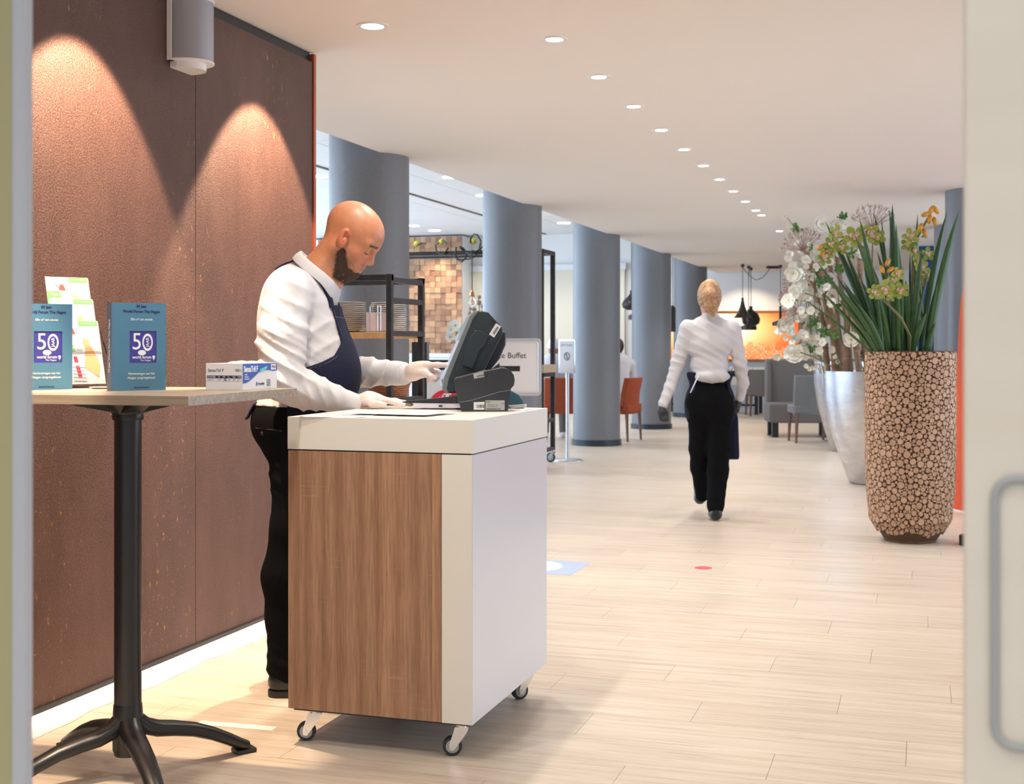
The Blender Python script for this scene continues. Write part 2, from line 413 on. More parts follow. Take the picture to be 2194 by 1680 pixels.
def rotY(a):  # pitch forward: x toward -z for positive a
    c, s = math.cos(a), math.sin(a); return np.array([[c, 0, s], [0, 1, 0], [-s, 0, c]], dtype=np.float32)
def rotZ(a):
    c, s = math.cos(a), math.sin(a); return np.array([[c, -s, 0], [s, c, 0], [0, 0, 1]], dtype=np.float32)
def surf(fn, lo, hi, h):
    lo = np.array(lo, dtype=np.float32); n = np.ceil((np.array(hi) - lo) / h).astype(int) + 1
    ax = [lo[i] + h * np.arange(n[i], dtype=np.float32) for i in range(3)]
    V = np.empty(tuple(n), dtype=np.float32)
    Y, Z = np.meshgrid(ax[1], ax[2], indexing='ij')
    step = max(1, int(300000 / (n[1] * n[2])))
    for i in range(0, n[0], step):
        xs = ax[0][i:i + step]; m = len(xs)
        P = np.empty((m, n[1], n[2], 3), dtype=np.float32); P[..., 0] = xs[:, None, None]; P[..., 1] = Y; P[..., 2] = Z
        V[i:i + m] = fn(P.reshape(-1, 3)).reshape(m, n[1], n[2])
    ins = V < 0
    cnt = np.zeros(tuple(n - 1), dtype=np.float32); acc = np.zeros(tuple(n - 1) + (3,), dtype=np.float32)
    offs = [(a, b, c) for a in (0, 1) for b in (0, 1) for c in (0, 1)]
    def sl(o): return tuple(slice(o[i], n[i] - 1 + o[i]) for i in range(3))
    for a in offs:
        for dim in range(3):
            if a[dim]: continue
            b = list(a); b[dim] = 1; va, vb = V[sl(a)], V[sl(b)]; cr = (va < 0) != (vb < 0)
            with np.errstate(divide='ignore', invalid='ignore'): t = np.where(cr, va / (va - vb), 0)
            cnt += cr
            for k in range(3): acc[..., k] += np.where(cr, a[k] + (t if k == dim else 0), 0)
    act = cnt > 0; idx = -np.ones(act.shape, dtype=np.int64); idx[act] = np.arange(act.sum())
    cell = np.argwhere(act); verts = lo + h * (cell + acc[act] / cnt[act][:, None])
    quads = []
    for dim in range(3):
        u, v = [(1, 2), (2, 0), (0, 1)][dim]
        a = [slice(1, n[i] - 1) for i in range(3)]; a[dim] = slice(0, n[dim] - 1); b = list(a); b[dim] = slice(1, n[dim])
        A = ins[tuple(a)]; B = ins[tuple(b)]; e = np.argwhere(A != B); s = A[tuple(e.T)]
        g = e + np.array([1 if i != dim else 0 for i in range(3)])
        def c(du, dv):
            q = g.copy(); q[:, u] -= du; q[:, v] -= dv; return idx[q[:, 0], q[:, 1], q[:, 2]]
        q = np.stack([c(1, 1), c(0, 1), c(0, 0), c(1, 0)], 1); q[~s] = q[~s][:, ::-1]; quads.append(q)
    q = np.concatenate(quads); q = q[(q >= 0).all(1)]
    return verts, q
def grad(fn, p, e=.002):
    g = np.stack([fn(p + np.eye(3, dtype=np.float32)[i] * e) - fn(p - np.eye(3, dtype=np.float32)[i] * e) for i in range(3)], 1)
    return g / (np.linalg.norm(g, axis=1, keepdims=True) + 1e-9)
def project(fn, p, off=0.0, it=6):
    p = np.array(p, dtype=np.float32)
    for _ in range(it): p = p - grad(fn, p) * (fn(p) - off)[:, None]
    return p
def sdf_obj(name, fn, lo, hi, h, mt, parent, tint=None, relax=1):
    v, q = surf(fn, lo, hi, h)
    me = bpy.data.meshes.new(name); me.vertices.add(len(v)); me.vertices.foreach_set('co', v.astype(np.float32).ravel())
    me.loops.add(len(q) * 4); me.polygons.add(len(q)); me.loops.foreach_set('vertex_index', q.ravel().astype(np.int32))
    me.polygons.foreach_set('loop_start', np.arange(0, len(q) * 4, 4, dtype=np.int32)); me.update(calc_edges=True); me.validate()
    if relax:
        bm = bmesh.new(); bm.from_mesh(me)
        for _ in range(relax): bmesh.ops.smooth_vert(bm, verts=bm.verts, factor=.5, use_axis_x=True, use_axis_y=True, use_axis_z=True)
        bm.to_mesh(me); bm.free()
    me.shade_smooth()
    if tint is not None:
        c = me.color_attributes.new('tint', 'FLOAT_COLOR', 'POINT'); co = np.empty(len(me.vertices) * 3, dtype=np.float32)
        me.vertices.foreach_get('co', co); cc = tint(co.reshape(-1, 3)); c.data.foreach_set('color', np.concatenate([cc, np.ones((len(cc), 1))], 1).astype(np.float32).ravel())
    me.materials.append(mt)
    o = bpy.data.objects.new(name, me); COL.objects.link(o); o.parent = parent; return o
def wob(p, f, seed=0, oct=3):
    r = np.random.RandomState(seed); out = np.zeros(len(p), dtype=np.float32); a = 1
    for _ in range(oct):
        for _ in range(3):
            k = r.normal(size=3); k = k / np.linalg.norm(k) * f; out += a * np.sin(p @ k.astype(np.float32) + r.uniform(0, 6.28))
        f *= 1.9; a *= .5
    return out / 5
def folds(p, k, seed, warp=2.0, sharp=1.0):
    w_ = p @ np.array(k, dtype=np.float32) + warp * wob(p, 9, seed, 2); return (1 - np.abs(np.sin(w_))) ** (1.5 * sharp)

# ------------------------------------------------------------------ setting: floor
fl = tag(MB().box(-14, 5, -1, 25, -.06, -.006).build('floor', M['floor_joint'], smooth=None), kind='structure')
PW, PL, GAP = .25, 1.02, .0006
rest = MB(); rows = []
y = 2.9
plank_me = MB().box(-PL / 2 + GAP, PL / 2 - GAP, -PW / 2 + GAP, PW / 2 - GAP, -.006, 0).mesh('plank', M['floor'])
r_ = random.Random(3); npl = 0; i = 0
yy = -1 + PW / 2
while yy < 25:
    off = (i * .383 % 1) * PL + r_.uniform(-.05, .05); x = -14 + off - PL
    while x < 5:
        cx = x + PL / 2
        if 3.0 < yy < 9.6 and -3.3 < cx < 1.0 and npl < 290:
            o = bpy.data.objects.new('plank', plank_me); COL.objects.link(o); o.parent = fl; o.location = (cx, yy, 0); npl += 1
        elif cx > -13.4 and cx < 4.4 and yy < 24.8:
            rest.box(cx - PL / 2 + GAP, cx + PL / 2 - GAP, yy - PW / 2 + GAP, yy + PW / 2 - GAP, -.006, 0)
        x += PL
    yy += PW; i += 1
tag(rest.build('planks', M['floor'], fl, smooth=None), kind='stuff')

# ceilings
tag(MB().box(-3.78, 5, -1, 25, CEIL, HIGH + .1).build('ceiling', M['ceiling'], smooth=None), kind='structure')
hc = tag(MB().box(-14, -3.78, -1, 25, HIGH + .02, HIGH + .1).build('ceiling_high', M['joint'], smooth=None), kind='structure')
pm = MB().box(-.594, .594, -.592, .592, 0, .02).mesh('ceiling_panel', M['high_ceiling'])
for ix in range(8):
    for iy in range(21):
        x = -4.57 - .0 - ix * 1.2; yv = 24.1 - iy * 1.2
        if x < -13.5: continue
        o = bpy.data.objects.new('ceiling_panel', pm); COL.objects.link(o); o.parent = hc; o.location = (x, yv, HIGH)
    
sl = MB()
sl.box(-7.20, -7.15, 0, 24.6, HIGH - .012, HIGH + .004); s_ = sl.build('slot_profile', M['dark_steel'], hc); s_['label'] = 'dark linear slot running along the tiled ceiling'

# walls
wl = tag(MB().box(-2.93, -2.81, -1, 5.60, 0, 2.62).build('wall_left', M['joint'], smooth=None), kind='structure')
ys = [-1, .75, 2.5, 4.34, 5.60]
# panel seam measured at px 420
ysm = 4.55
for a, b in ((1.0, 2.82), (2.82, ysm), (ysm, 5.59)):
    MB().box(-2.812, -2.80, a + .0015, b - .0015, .05, 2.62).build('wall_panel', M['rust'], wl, smooth=None, bevel=.001)
MB().box(-2.94, -2.795, 5.595, 5.62, 0, 2.66).build('edge_trim', M['copper'], wl, smooth=None)['label'] = 'copper vertical edge trim at the end of the wall'
tag(MB().box(-2.92, -2.82, -1, 5.60, 2.62, CEIL).build('trim_1', M['black_plastic'], smooth=None), kind='structure')
tag(MB().box(-2.815, -2.79, -1, 5.60, 0, .05).build('baseboard_left', M['black_plastic'], smooth=None, bevel=.002), kind='structure')
tag(MB().box(-14, 5, 24.7, 24.9, 0, HIGH).build('wall_back', M['white_wall'], smooth=None), kind='structure')
tag(MB().box(-14.1, -14, -1, 24.9, 0, HIGH).build('wall_far_left', M['white_wall'], smooth=None), kind='structure')
tag(MB().box(5, 5.1, -1, 24.9, 0, HIGH).build('wall_right', M['white_wall'], smooth=None), kind='structure')
tag(MB().box(-.08, 3.2, 19.0, 19.4, 0, CEIL).build('wall_blue', M['blue_wall'], smooth=None), kind='structure')

# white fabric strip lying along the foot of the wall
mb = MB(); n = 60; vs = []; fs = []
for i in range(n + 1):
    yv = 2.6 + 3.0 * i / n
    e = .085 + .012 * math.sin(i * .45) + .005 * math.sin(i * 1.3)
    for j, (u, z) in enumerate(((0, .035), (.25, .026 + .006 * math.sin(i * .6)), (.45, .012), (.7, .010 + .003 * math.sin(i)), (1, .003))):
        vs.append((-2.788 + e * u, yv, z))
for i in range(n):
    for j in range(4): a = i * 5 + j; fs.append((a, a + 1, a + 6, a + 5))
mb.add(vs, fs); o = mb.build('fabric_strip', M['white_cloth_strip'], smooth=60); m_ = o.modifiers.new('s', 'SOLIDIFY'); m_.thickness = .003; m_.offset = 1
tag(o, 'crumpled white fabric strip lying on the floor along the copper brown wall', 'fabric strip')

# columns
def column(x, yv, label):
    t = emp('round_column', label, 'column', (x, yv, 0), 0, 'row of round grey columns'); 
    MB().lathe([(.30, .07), (.30, HIGH if x < 0 else CEIL)], 64).build('shaft', M['column'], t)
    MB().lathe([(.318, 0), (.318, .072), (.30, .076)], 64).build('base_ring', M['kerb'], t)
CY = (8.87, 12.40, 15.93, 19.40, 22.85)
for yv, lb in zip(CY, ('grey round column nearest the waiter, behind the shelf of plates',
                      'grey round column behind the entrance buffet sign, second from the copper wall',
                      'grey blue round column beside the small sign stand, third from the copper wall',
                      'grey blue round column fourth from the copper wall, left of the walking woman',
                      'farthest grey blue round column, just behind the walking woman')):
    column(-3.97, yv, lb)
column(.49, 12.4, 'round grey column at the right behind the plants and the wood slice planter')
column(.42, 15.93, 'round blue grey column in front of the dark blue wall')

# door frame on the left and door leaf on the right (at the entrance, near the camera)
X0 = lambda px, d: (px - 1097) / F_PX * d
t = emp('trim_2', None, None, cf(0, 0), TH, kind='structure')
MB().box(X0(23, 1.35), X0(72, 1.37), 1.35, 1.37, 0, 2.67).build('jamb', M['jamb'], t, smooth=None, bevel=.003)
MB().box(X0(-260, 1.35), X0(23.5, 1.35), 1.352, 1.372, 0, 2.67).build('wall_reveal', M['olive'], t, smooth=None)
def m_door():
    t = NT('frosted_cream_door'); t.setb('Base Color', (.74, .71, .62, 1)); t.setb('Roughness', .30)
    n = t.noise(2, t.coord('Object', (1, 1, 6)), 2); t.setb('Base Color', t.ramp(n, [(.3, (.78, .72, .61)), (.7, (.82, .78, .68))])); return t.m
M['door'] = m_door()
dr = emp('door_1', None, None, cf(X0(2064, 1.05), 1.05), TH - math.radians(19.4), kind='structure')
MB().box(0, .45, 0, .045, .01, 2.2).build('door_leaf', M['door'], dr, smooth=None, bevel=.003)
zt = EYE + (HZ - 1022) / F_PX * 1.05; zb = EYE + (HZ - 1588) / F_PX * 1.05; xl = X0(2127, 1.05) - X0(2064, 1.05)
pts = []; R = .016; wR = .075
for cx, cz, a0 in ((xl + R, zb + R, PI), (xl + wR - R, zb + R, 1.5 * PI), (xl + wR - R, zt - R, 0), (xl + R, zt - R, .5 * PI)):
    for k in range(6): a = a0 + k / 5 * PI / 2; pts.append((cx + R * math.cos(a), -.004, cz + R * math.sin(a)))
pts.append(pts[0]); MB().tube(pts, .0035, 8, cap=False).build('pull_ring', M['grey_plastic'], dr)['label'] = 'grey rounded rectangular pull outline on the door'

# back wall: picture, blinds, mosaic, bar
def m_city():
    t = NT('sunset_city_print'); tc = t.n('TexCoord'); sep = t.n('SeparateXYZ'); t.l(tc.outputs['Generated'], sep.inputs[0])
    u, v = sep.outputs[0], sep.outputs[2]
    gl = t.math('ADD', t.math('POWER', t.math('ABSOLUTE', t.math('SUBTRACT', u, .38)), 1.4), t.math('MULTIPLY', t.math('POWER', t.math('ABSOLUTE', t.math('SUBTRACT', v, .62)), 2.0), .9))
    sky = t.ramp(gl, [(0, (1, .95, .85)), (.10, (1, .88, .66)), (.22, (1, .58, .22)), (.42, (.80, .20, .05)), (.7, (.40, .06, .03))])
    vb = t.n('TexVoronoi', distance='CHEBYCHEV', feature='F1'); mp = t.n('Mapping'); mp.inputs['Scale'].default_value = (26, 1, 9); t.l(tc.outputs['Generated'], mp.inputs[0]); t.l(mp.outputs[0], vb.inputs['Vector']); 
    city = t.ramp(vb.outputs['Distance'], [(.1, (.95, .45, .16)), (.4, (.60, .14, .04)), (.7, (1, .72, .4))])
    nz = t.n('TexWhiteNoise', noise_dimensions='1D'); t.l(t.math('FLOOR', t.math('MULTIPLY', u, 24)), nz.inputs['W'])
    hgt = t.math('ADD', .2, t.math('MULTIPLY', nz.outputs[0], .18)); msk = t.math('LESS_THAN', v, hgt)
    c = t.mix(t.math('MULTIPLY', msk, .85), sky, city); t.setb('Base Color', c); t.setb('Roughness', .3)
    t.setb('Emission Color', c); t.setb('Emission Strength', .55); return t.m  # printed picture, its brightness put in as a glow of its own
M['city'] = m_city()
def bw(px, py, yv=24.7):
    d = yv / (CS + SN * (px - 1097) / F_PX); return pxw(px, py, d)
a = bw(1420, 668); b = bw(1716, 775)
t = emp('picture', 'large orange sunset cityscape picture in a copper frame on the back wall', 'picture', (a.x, 24.69, b.z))
wd = b.x - a.x; hh = a.z - b.z
MB().box(.04, wd - .04, -.05, 0, .04, hh - .04).build('print', M['city'], t, smooth=None)
mb = MB(); mb.box(0, wd, -.06, 0, 0, .045); mb.box(0, wd, -.06, 0, hh - .045, hh); mb.box(0, .045, -.06, 0, 0, hh); mb.box(wd - .045, wd, -.06, 0, 0, hh)
mb.build('frame', M['brass'], t, smooth=None)
a = bw(1003, 571); b = bw(1340, 800)
t = emp('roller_blind', 'long cream roller blind lowered along the back wall behind the columns', 'blind', (a.x, 24.62, 0))
MB().box(0, b.x - a.x, 0, .02, .75, a.z - .12).build('blind_cloth', M['blind'], t, smooth=None)
MB().box(-.03, b.x - a.x + .03, -.04, .06, a.z - .12, a.z).build('cassette', M['white_plastic'], t, smooth=None)

# mosaic wall of wood blocks
mw = emp('wall_mosaic', None, None, (0, 0, 0), kind='structure')
a = bw(990, 498, 24.1); zbot = bw(940, 757, 24.1).z
MB().box(-12.8, a.x - .001, 24.12, 24.69, 0, HIGH - .03).build('wall_core', M['white_wall'], mw, smooth=None)
bs = .113; blks = [MB().box(-bs / 2 + .002, bs / 2 - .002, -.02, 0, -bs / 2 + .002, bs / 2 - .002).mesh('wood_block', M['mosaic'])]
nb = 0; x = a.x - bs / 2; rr = random.Random(5); stuff = MB()
colx = 0
while x > a.x - 3.2:
    z = HIGH - .04 - bs / 2
    while z > zbot:
        dy = rr.uniform(0, .035)
        if nb < 299 and (x > a.x - 1.6):
            o = bpy.data.objects.new('wood_block', blks[0]); COL.objects.link(o); o.parent = mw; o.location = (x, 24.12 - dy, z)
            o.rotation_euler = (0, rr.choice([0, PI / 2]), 0); nb += 1
        else: stuff.box(x - bs / 2 + .002, x + bs / 2 - .002, 24.10 - dy, 24.12, z - bs / 2 + .002, z + bs / 2 - .002)
        z -= bs
    x -= bs
if stuff.v: tag(stuff.build('wood_blocks', M['mosaic'], mw, smooth=None), kind='stuff')
light('mosaic_spot', 'SPOT', (a.x - .5, 23.3, HIGH - .05), 85, WARM, (math.radians(28), 0, 0), spot_size=1.15, spot_blend=.5, shadow_soft_size=.04)
# bar counter
t = emp('bar_counter', 'white bar counter in front of the wooden mosaic wall', 'counter', (-11.4, 21.2, 0))
MB().box(0, 3.9, 0, .7, 0, 1.07).build('counter_front', M['white_plastic'], t, smooth=None)
MB().box(-.03, 3.95, -.05, .75, 1.07, 1.13).build('counter_top', M['white_lam'], t, smooth=None, bevel=.005)

# ------------------------------------------------------------------ downlights
dl_ring = MB().lathe([(.040, -.004), (.058, -.004), (.060, 0), (.060, .004), (.040, .004), (.040, -.004)], 28, cap=False).mesh('trim_ring', M['white_plastic'], 40)
dl_disc = MB().lathe([(.0, -.001), (.040, -.001), (.040, .003)], 28).mesh('lens', M['lamp'], 40)
dl_disc2 = MB().lathe([(.0, -.001), (.075, -.001), (.075, .003)], 28).mesh('lens', M['lamp_cool'], 40)
def downlight(x, yv, z, label, disc=None, sc=1.0):
    t = emp('downlight', label, 'ceiling light', (x, yv, z), 0, 'recessed ceiling downlights')
    for nm, me in (('trim_ring', dl_ring), ('lens', disc or dl_disc)):
        o = bpy.data.objects.new(nm, me); COL.objects.link(o); o.parent = t
    t.scale = (sc, sc, 1); return t
ORD = ['nearest', 'second', 'third', 'fourth', 'fifth', 'sixth', 'seventh', 'eighth', 'ninth', 'tenth', 'eleventh', 'farthest']
for k in range(11):
    yv = 5.70 + k * .866 if k < 10 else 14.0
    downlight(-1.62 - .004 * k, yv, CEIL, 'small recessed downlight, %s in the row receding over the walkway' % (ORD[k] if k else 'nearest'))
downlight(-1.68, 16.0, CEIL, 'small recessed downlight, farthest in the row receding over the walkway')
downlight(-2.32, 5.22, CEIL, 'recessed downlight beside the copper brown wall, washing it', sc=1.25)
for q, (px, py, lb) in enumerate(((683, 378, 'left of the nearest column'), (966, 380, 'half hidden by the soffit edge right of the nearest column'), (1036, 419, 'beside the second column'),
                   (885, 484, 'at the right edge of the nearest column above the mosaic wall'), (931, 494, 'just above the wooden mosaic wall'), (1208, 478, 'left of the third column'))):
    p = pz(px, py, HIGH); downlight(p.x, p.y, HIGH - .004, 'high ceiling downlight ' + lb, dl_disc2, 1.5)
def spot(x, yv, z, pw, size=115, blend=.45, col=NEUT, rot=(0, 0, 0), r=.04):
    light('downlight_or_fill', 'SPOT', (x, yv, z - .02), pw, col, rot, spot_size=math.radians(size), spot_blend=blend, shadow_soft_size=r)
for k in range(-4, 12): spot(-1.62, 5.70 + k * .866 if k < 11 else 16, CEIL, 42 if k < 2 else 34, col=(1.0, .91, .78) if k < 1 else NEUT)
for x, yv in ((.1, -.2), (-.5, .1), (.6, .4)): spot(x, yv, CEIL, 14, 150, 1, NEUT)  # added fill spots without fixtures, lifting the dark door leaf and jamb
for yv in (2.3, 5.0, 7.6, 10.2, 13, 16, 19, 22): spot(1.6, yv, CEIL, 35, 130)
for yv in (18, 21): spot(-2.4, yv, CEIL, 70, 130)
for x in (-5.5, -8.3):
    for yv in (8, 12, 16, 20, 23): spot(x, yv, HIGH, 70, 140, col=(1, .96, .92))
for yv in (5.05, 3.78, 2.5): spot(-2.38, yv, CEIL, 250, 68, .20, (1.0, .74, .50), r=.02, rot=(0, math.radians(18), 0))
spot(-3.0, 6.7, CEIL, 60)  # extra spot without a fixture, added to light the plates and napkins
light('picture_spot', 'SPOT', (-3.2, 23.6, 2.6), 60, WARM, (math.radians(35), 0, 0), spot_size=1.6, spot_blend=.6)

# ------------------------------------------------------------------ service cart
CX0, CX1, CY0, CY1 = -1.907, -1.287, 3.634, 4.437
cx, cy = (CX0 + CX1) / 2, (CY0 + CY1) / 2; HX, HY = (CX1 - CX0) / 2, (CY1 - CY0) / 2
ct = emp('service_cart', 'white service cart on casters with an oak front panel, the waiter stands at it', 'cart', (cx, cy, 0))
ZB = .112
MB().box(-HX, HX, -HY, HY, .928, 1.03).build('worktop', M['cream'], ct, smooth=None, bevel=.0015)
MB().box(HX - .10, HX - .002, -HY + .002, HY - .002, ZB, .924).build('side_panel', M['white_lam'], ct, smooth=None, bevel=.0015)
MB().box(HX - .1005, HX - .0035, -HY + .0005, -HY + .004, ZB, .924).build('corner_strip', M['cream'], ct, smooth=None)
MB().box(-HX + .002, -HX + .02, -HY + .02, HY - .002, ZB, .924).build('side_panel', M['white_lam'], ct, smooth=None, bevel=.0015)
MB().box(-HX + .002, HX - .1025, -HY + .001, -HY + .02, ZB, .924).build('front_panel', M['oak'], ct, smooth=None, bevel=.001)['label'] = 'sawn brown oak front panel'
MB().box(-HX + .02, HX - .1, HY - .02, HY - .004, ZB, .924).build('rear_panel', M['white_lam'], ct, smooth=None)
MB().box(-HX + .015, HX - .015, -HY + .015, HY - .015, ZB - .008, ZB + .02).build('base_board', M['black_plastic'], ct, smooth=None)
MB().box(-HX + .01, HX - .01, -HY + .01, HY - .01, .922, .930).build('shadow_gap', M['black_plastic'], ct, smooth=None)
def caster(parent, x, yv, ztop, rw, rz, braked=False):
    M_ = Matrix.Translation((x, yv, 0)) @ Matrix.Rotation(rz, 4, 'Z')
    c = MB(); c.M = M_
    c.lathe([(.030, ztop - .006), (.030, ztop - .002), (.018, ztop - .010), (.018, ztop - .02), (.005, ztop - .022)][::-1], 20)
    for sg in (-1, 1):
        c.prism([(-.018, ztop - .014), (.024, ztop - .014), (.024 - .005, ztop - .03), (-.022, rw - .012), (-.034, rw - .010), (-.036, rw + .006)], sg * .016 - .0015, sg * .016 + .0015)
    c.lathe([(.006, -.020), (.006, .020)], 12, (-.026, 0, rw), axis='y')
    k = c.build('caster', M['chrome'], parent)
    w_ = MB(); w_.M = M_; w_.lathe([(.012, -.010), (rw * .7, -.011), (rw * .74, -.013), (rw * .95, -.012), (rw, -.006), (rw, .006), (rw * .95, .012), (rw * .74, .013), (rw * .7, .011), (.012, .010)], 30, (-.026, 0, rw), axis='y')
    w_.build('tyre', M['rubber'], k)
    h = MB(); h.M = M_
    for sg in (-1, 1): h.lathe([(.004, sg * .0125), (rw * .68, sg * .0130), (rw * .68, sg * .011)][::sg], 24, (-.026, 0, rw), axis='y')
    h.build('wheel_disc', M['grey_plastic'], k)
for (x, yv, rz) in ((-HX + .065, -HY + .06, TH), (HX - .06, -HY + .06, TH), (HX - .06, HY - .07, TH + .5), (-HX + .07, HY - .07, TH + .3)):
    caster(ct, x, yv, ZB - .008, .030, rz)

# papers and things on the cart
ZT = 1.03
def sheet(name, c, w_, h_, rz, z, label, group=None, mt=None):
    mb = MB(); n = 8; vs = []; fs = []
    for i in range(n + 1):
        for j in range(n + 1):
            u, v = i / n - .5, j / n - .5
            vs.append((u * w_, v * h_, .0008 + .0035 * max(0, abs(u) * 2 - .75) * (1 + .6 * math.sin(v * 9 + c[0] * 7))))
    for i in range(n):
        for j in range(n): a = i * (n + 1) + j; fs.append((a, a + n + 1, a + n + 2, a + 1))
    mb.add(vs, fs); o = mb.build(name, mt or M['paper'], smooth=60); o.location = (c[0], c[1], z); o.rotation_euler = (0, 0, rz)
    sd = o.modifiers.new('s', 'SOLIDIFY'); sd.thickness = .0006; sd.offset = 1
    return tag(o, label, 'paper', group)
def lines(o, z, w_, h_, cols):
    m_ = MB(); r = random.Random(int(w_ * 1e4))
    for i in range(11):
        yv = h_ * (.38 - i * .07); x = -w_ * .4
        while x < w_ * .35: l = r.uniform(.01, .03); m_.box(x, x + l, yv, yv + .0022, z, z + .0002); x += l + .004
    m_.build('printed_lines', M['grey_ink'], o)
    h = MB(); h.box(-.01, .03, -.012, -.004, z, z + .0003); h.build('highlight', M[cols], o)
p1 = pz(700, 889, ZT); o = sheet('paper_sheet', (p1.x + .06, p1.y), .21, .26, .12, ZT, 'white printed sheet lying at the left end of the cart under the wrist'); lines(o, .0016, .21, .29, 'lightblue')
p2 = pz(850, 888, ZT); o = sheet('paper_sheet', (p2.x + .02, p2.y), .29, .21, -.12, ZT + .0052, 'white printed sheet with a yellow highlight under the flat gloved hand'); lines(o, .0016, .29, .21, 'yellow')
p3 = pz(1150, 876, ZT); o = sheet('paper_sheet', (CX1 - .09, CY1 - .16), .14, .2, .05, ZT, 'small white sheet at the back corner of the cart behind the receipt printer')
# lavender binder, black tray
p = pz(880, 876.5, ZT)
t = emp('binder', 'slim pale lavender binder lying on the cart beside the flat gloved hand', 'binder', (p.x + .03, p.y + .04, ZT + .0065), .10)
MB().box(-.02, .16, -.06, .06, .0, .003).build('lower_cover', M['lav'], t, smooth=None, bevel=.001)
MB().box(-.018, .152, -.057, .057, .003, .0115).build('pages', M['paper'], t, smooth=None)
MB().box(-.02, .16, -.06, .06, .0115, .0145).build('upper_cover', M['lav'], t, smooth=None, bevel=.001)
MB().box(.075, .088, -.0612, -.060, .004, .009).build('clasp', M['black_plastic'], t, smooth=None)
t = emp('card_reader_tray', 'black flat tapered terminal cradle on the lavender binder left of the printer', 'payment cradle', (p.x + .07, p.y - .0, ZT + .0215), .10)
MB().prism([(-.10, .001), (.10, .0), (.10, .022), (.085, .024), (-.10, .005)], 0, .08).build('body', M['black_plastic'], t, smooth=None, bevel=.002)
MB().box(.080, .102, -.003, .083, -.0005, .027).build('end_cap', M['black_metal'], t, smooth=None, bevel=.002)

# receipt printer
pp = pz(1040, 882, ZT)
t = emp('receipt_printer', 'charcoal receipt printer on the right end of the white cart', 'printer', (pp.x, pp.y, ZT), TH + math.radians(3))
k = 4.37 / F_PX
def P2(pts, cx=1040, cz=882): return [((x - cx) * k, (cz - z) * k) for x, z in pts]
prof = P2([(992, 882), (1084, 882), (1088, 880), (1093, 853), (1095, 833), (1101, 826), (1103, 815), (1101, 804), (1095, 796), (1086, 790), (1076, 788), (1020, 799), (1000, 804), (977, 810), (974, 815), (976, 838), (984, 862), (988, 880)])
MB().prism(prof, 0, .135).build('housing', M['printer'], t, smooth=None, bevel=.003, seg=3)
MB().prism(P2([(1014, 801), (1036, 797), (1038, 808), (1016, 812)]), -.0006, .0).build('latch', M['grey_plastic'], t, smooth=None)
MB().tube([((x - 1040) * k, -.0008, (882 - z) * k) for x, z in ((985, 862), (1010, 858), (1040, 849), (1070, 840), (1094, 836))], .0009, 6).build('seam', M['pos_rim'], t)
lb = MB().prism(P2([(1015, 862), (1038, 861), (1038, 878), (1015, 878)]), -.0008, 0).build('sticker', M['paper'], t, smooth=None)
bc = MB(); r = random.Random(2)
x = 1021
while x < 1036: w_ = r.choice([.5, .9, 1.4]); bc.prism(P2([(x, 867), (x + w_, 867), (x + w_, 874), (x, 874)]), -.0011, -.0008); x += w_ + .8
bc.build('barcode', M['dark_ink'], lb, smooth=None)
lb = MB().prism(P2([(1040, 858), (1081, 858), (1081, 879), (1040, 879)]), -.0008, 0).build('type_plate', M['grey_plastic'], t, smooth=None)
bc = MB(); x = 1043
while x < 1072: w_ = r.choice([.5, .9]); bc.prism(P2([(x, 875), (x + w_, 875), (x + w_, 878), (x, 878)]), -.0011, -.0008); x += w_ + .6
bc.build('barcode', M['dark_ink'], lb, smooth=None)
text('EPSON', .0052, M['dark_ink'], lb, ((1046.5 - 1040) * k, -.001, (882 - 861.5) * k))
text('CE', .006, M['dark_ink'], lb, ((1077 - 1040) * k, -.001, (882 - 865) * k))
for yv in (871, 867.5): text('Model  M244A  No. 7YC0', .0030, M['dark_ink'], lb, ((1056 - 1040) * k, -.001, (882 - yv) * k))
cb = MB().tube([(-.028 + .0, -.002, .118), (-.02, -.004, .123), (0.0, -.002, .124), (.012, .0, .120)], .0016, 6).build('lid_cable', M['black_plastic'], t)
# receipt roll lid
MB().prism(P2([(1000, 804), (1042, 794), (1044, 797), (1002, 807)]), .01, .125).build('lid', M['pos_rim'], t, smooth=None)

# touch screen till
pp = pz(1000, 877, ZT)
t = emp('touch_screen_till', 'slate grey touch screen till tilted towards the waiter, his finger on its screen', 'till', (pp.x, pp.y + .0, ZT), TH + math.radians(4.5))
k = 4.50 / F_PX
def P3(pts): return P2(pts, 1000, 877)
side = P3([(949, 833), (952, 812), (1008, 678), (1018, 667), (1032, 665), (1046, 668), (1076, 700), (1079, 712), (1040, 790), (1016, 835), (1000, 842), (962, 842)])
hs = MB().prism(side, 0, .30).build('display_housing', M['pos'], t, smooth=None, bevel=.006, seg=3)
rim = P3([(947, 832), (950, 811), (1006, 677), (1016, 666), (1028, 664), (1022, 672), (1014, 682), (962, 812), (958, 833), (962, 843), (955, 843)])
MB().prism(rim, -.003, .303).build('bezel', M['pos_rim'], t, smooth=None, bevel=.003)
MB().prism(P3([(951, 815), (1006, 684), (1004, 682), (949, 813)]), .012, .288).build('screen', M['screen'], t, smooth=None)
back = P3([(1020, 700), (1060, 712), (1083, 708), (1087, 716), (1086, 738), (1072, 770), (1046, 802), (1020, 832), (1000, 830)])
MB().prism(back, .035, .265).build('rear_housing', M['pos'], t, smooth=None, bevel=.008, seg=3)
MB().prism(P3([(996, 745), (1004, 725), (1018, 706), (1034, 708), (1049, 718), (1040, 740), (1028, 752), (1020, 775), (1012, 792), (990, 783)]), -.010, .02).build('side_cover', M['pos'], t, smooth=None, bevel=.004)
ho = MB()
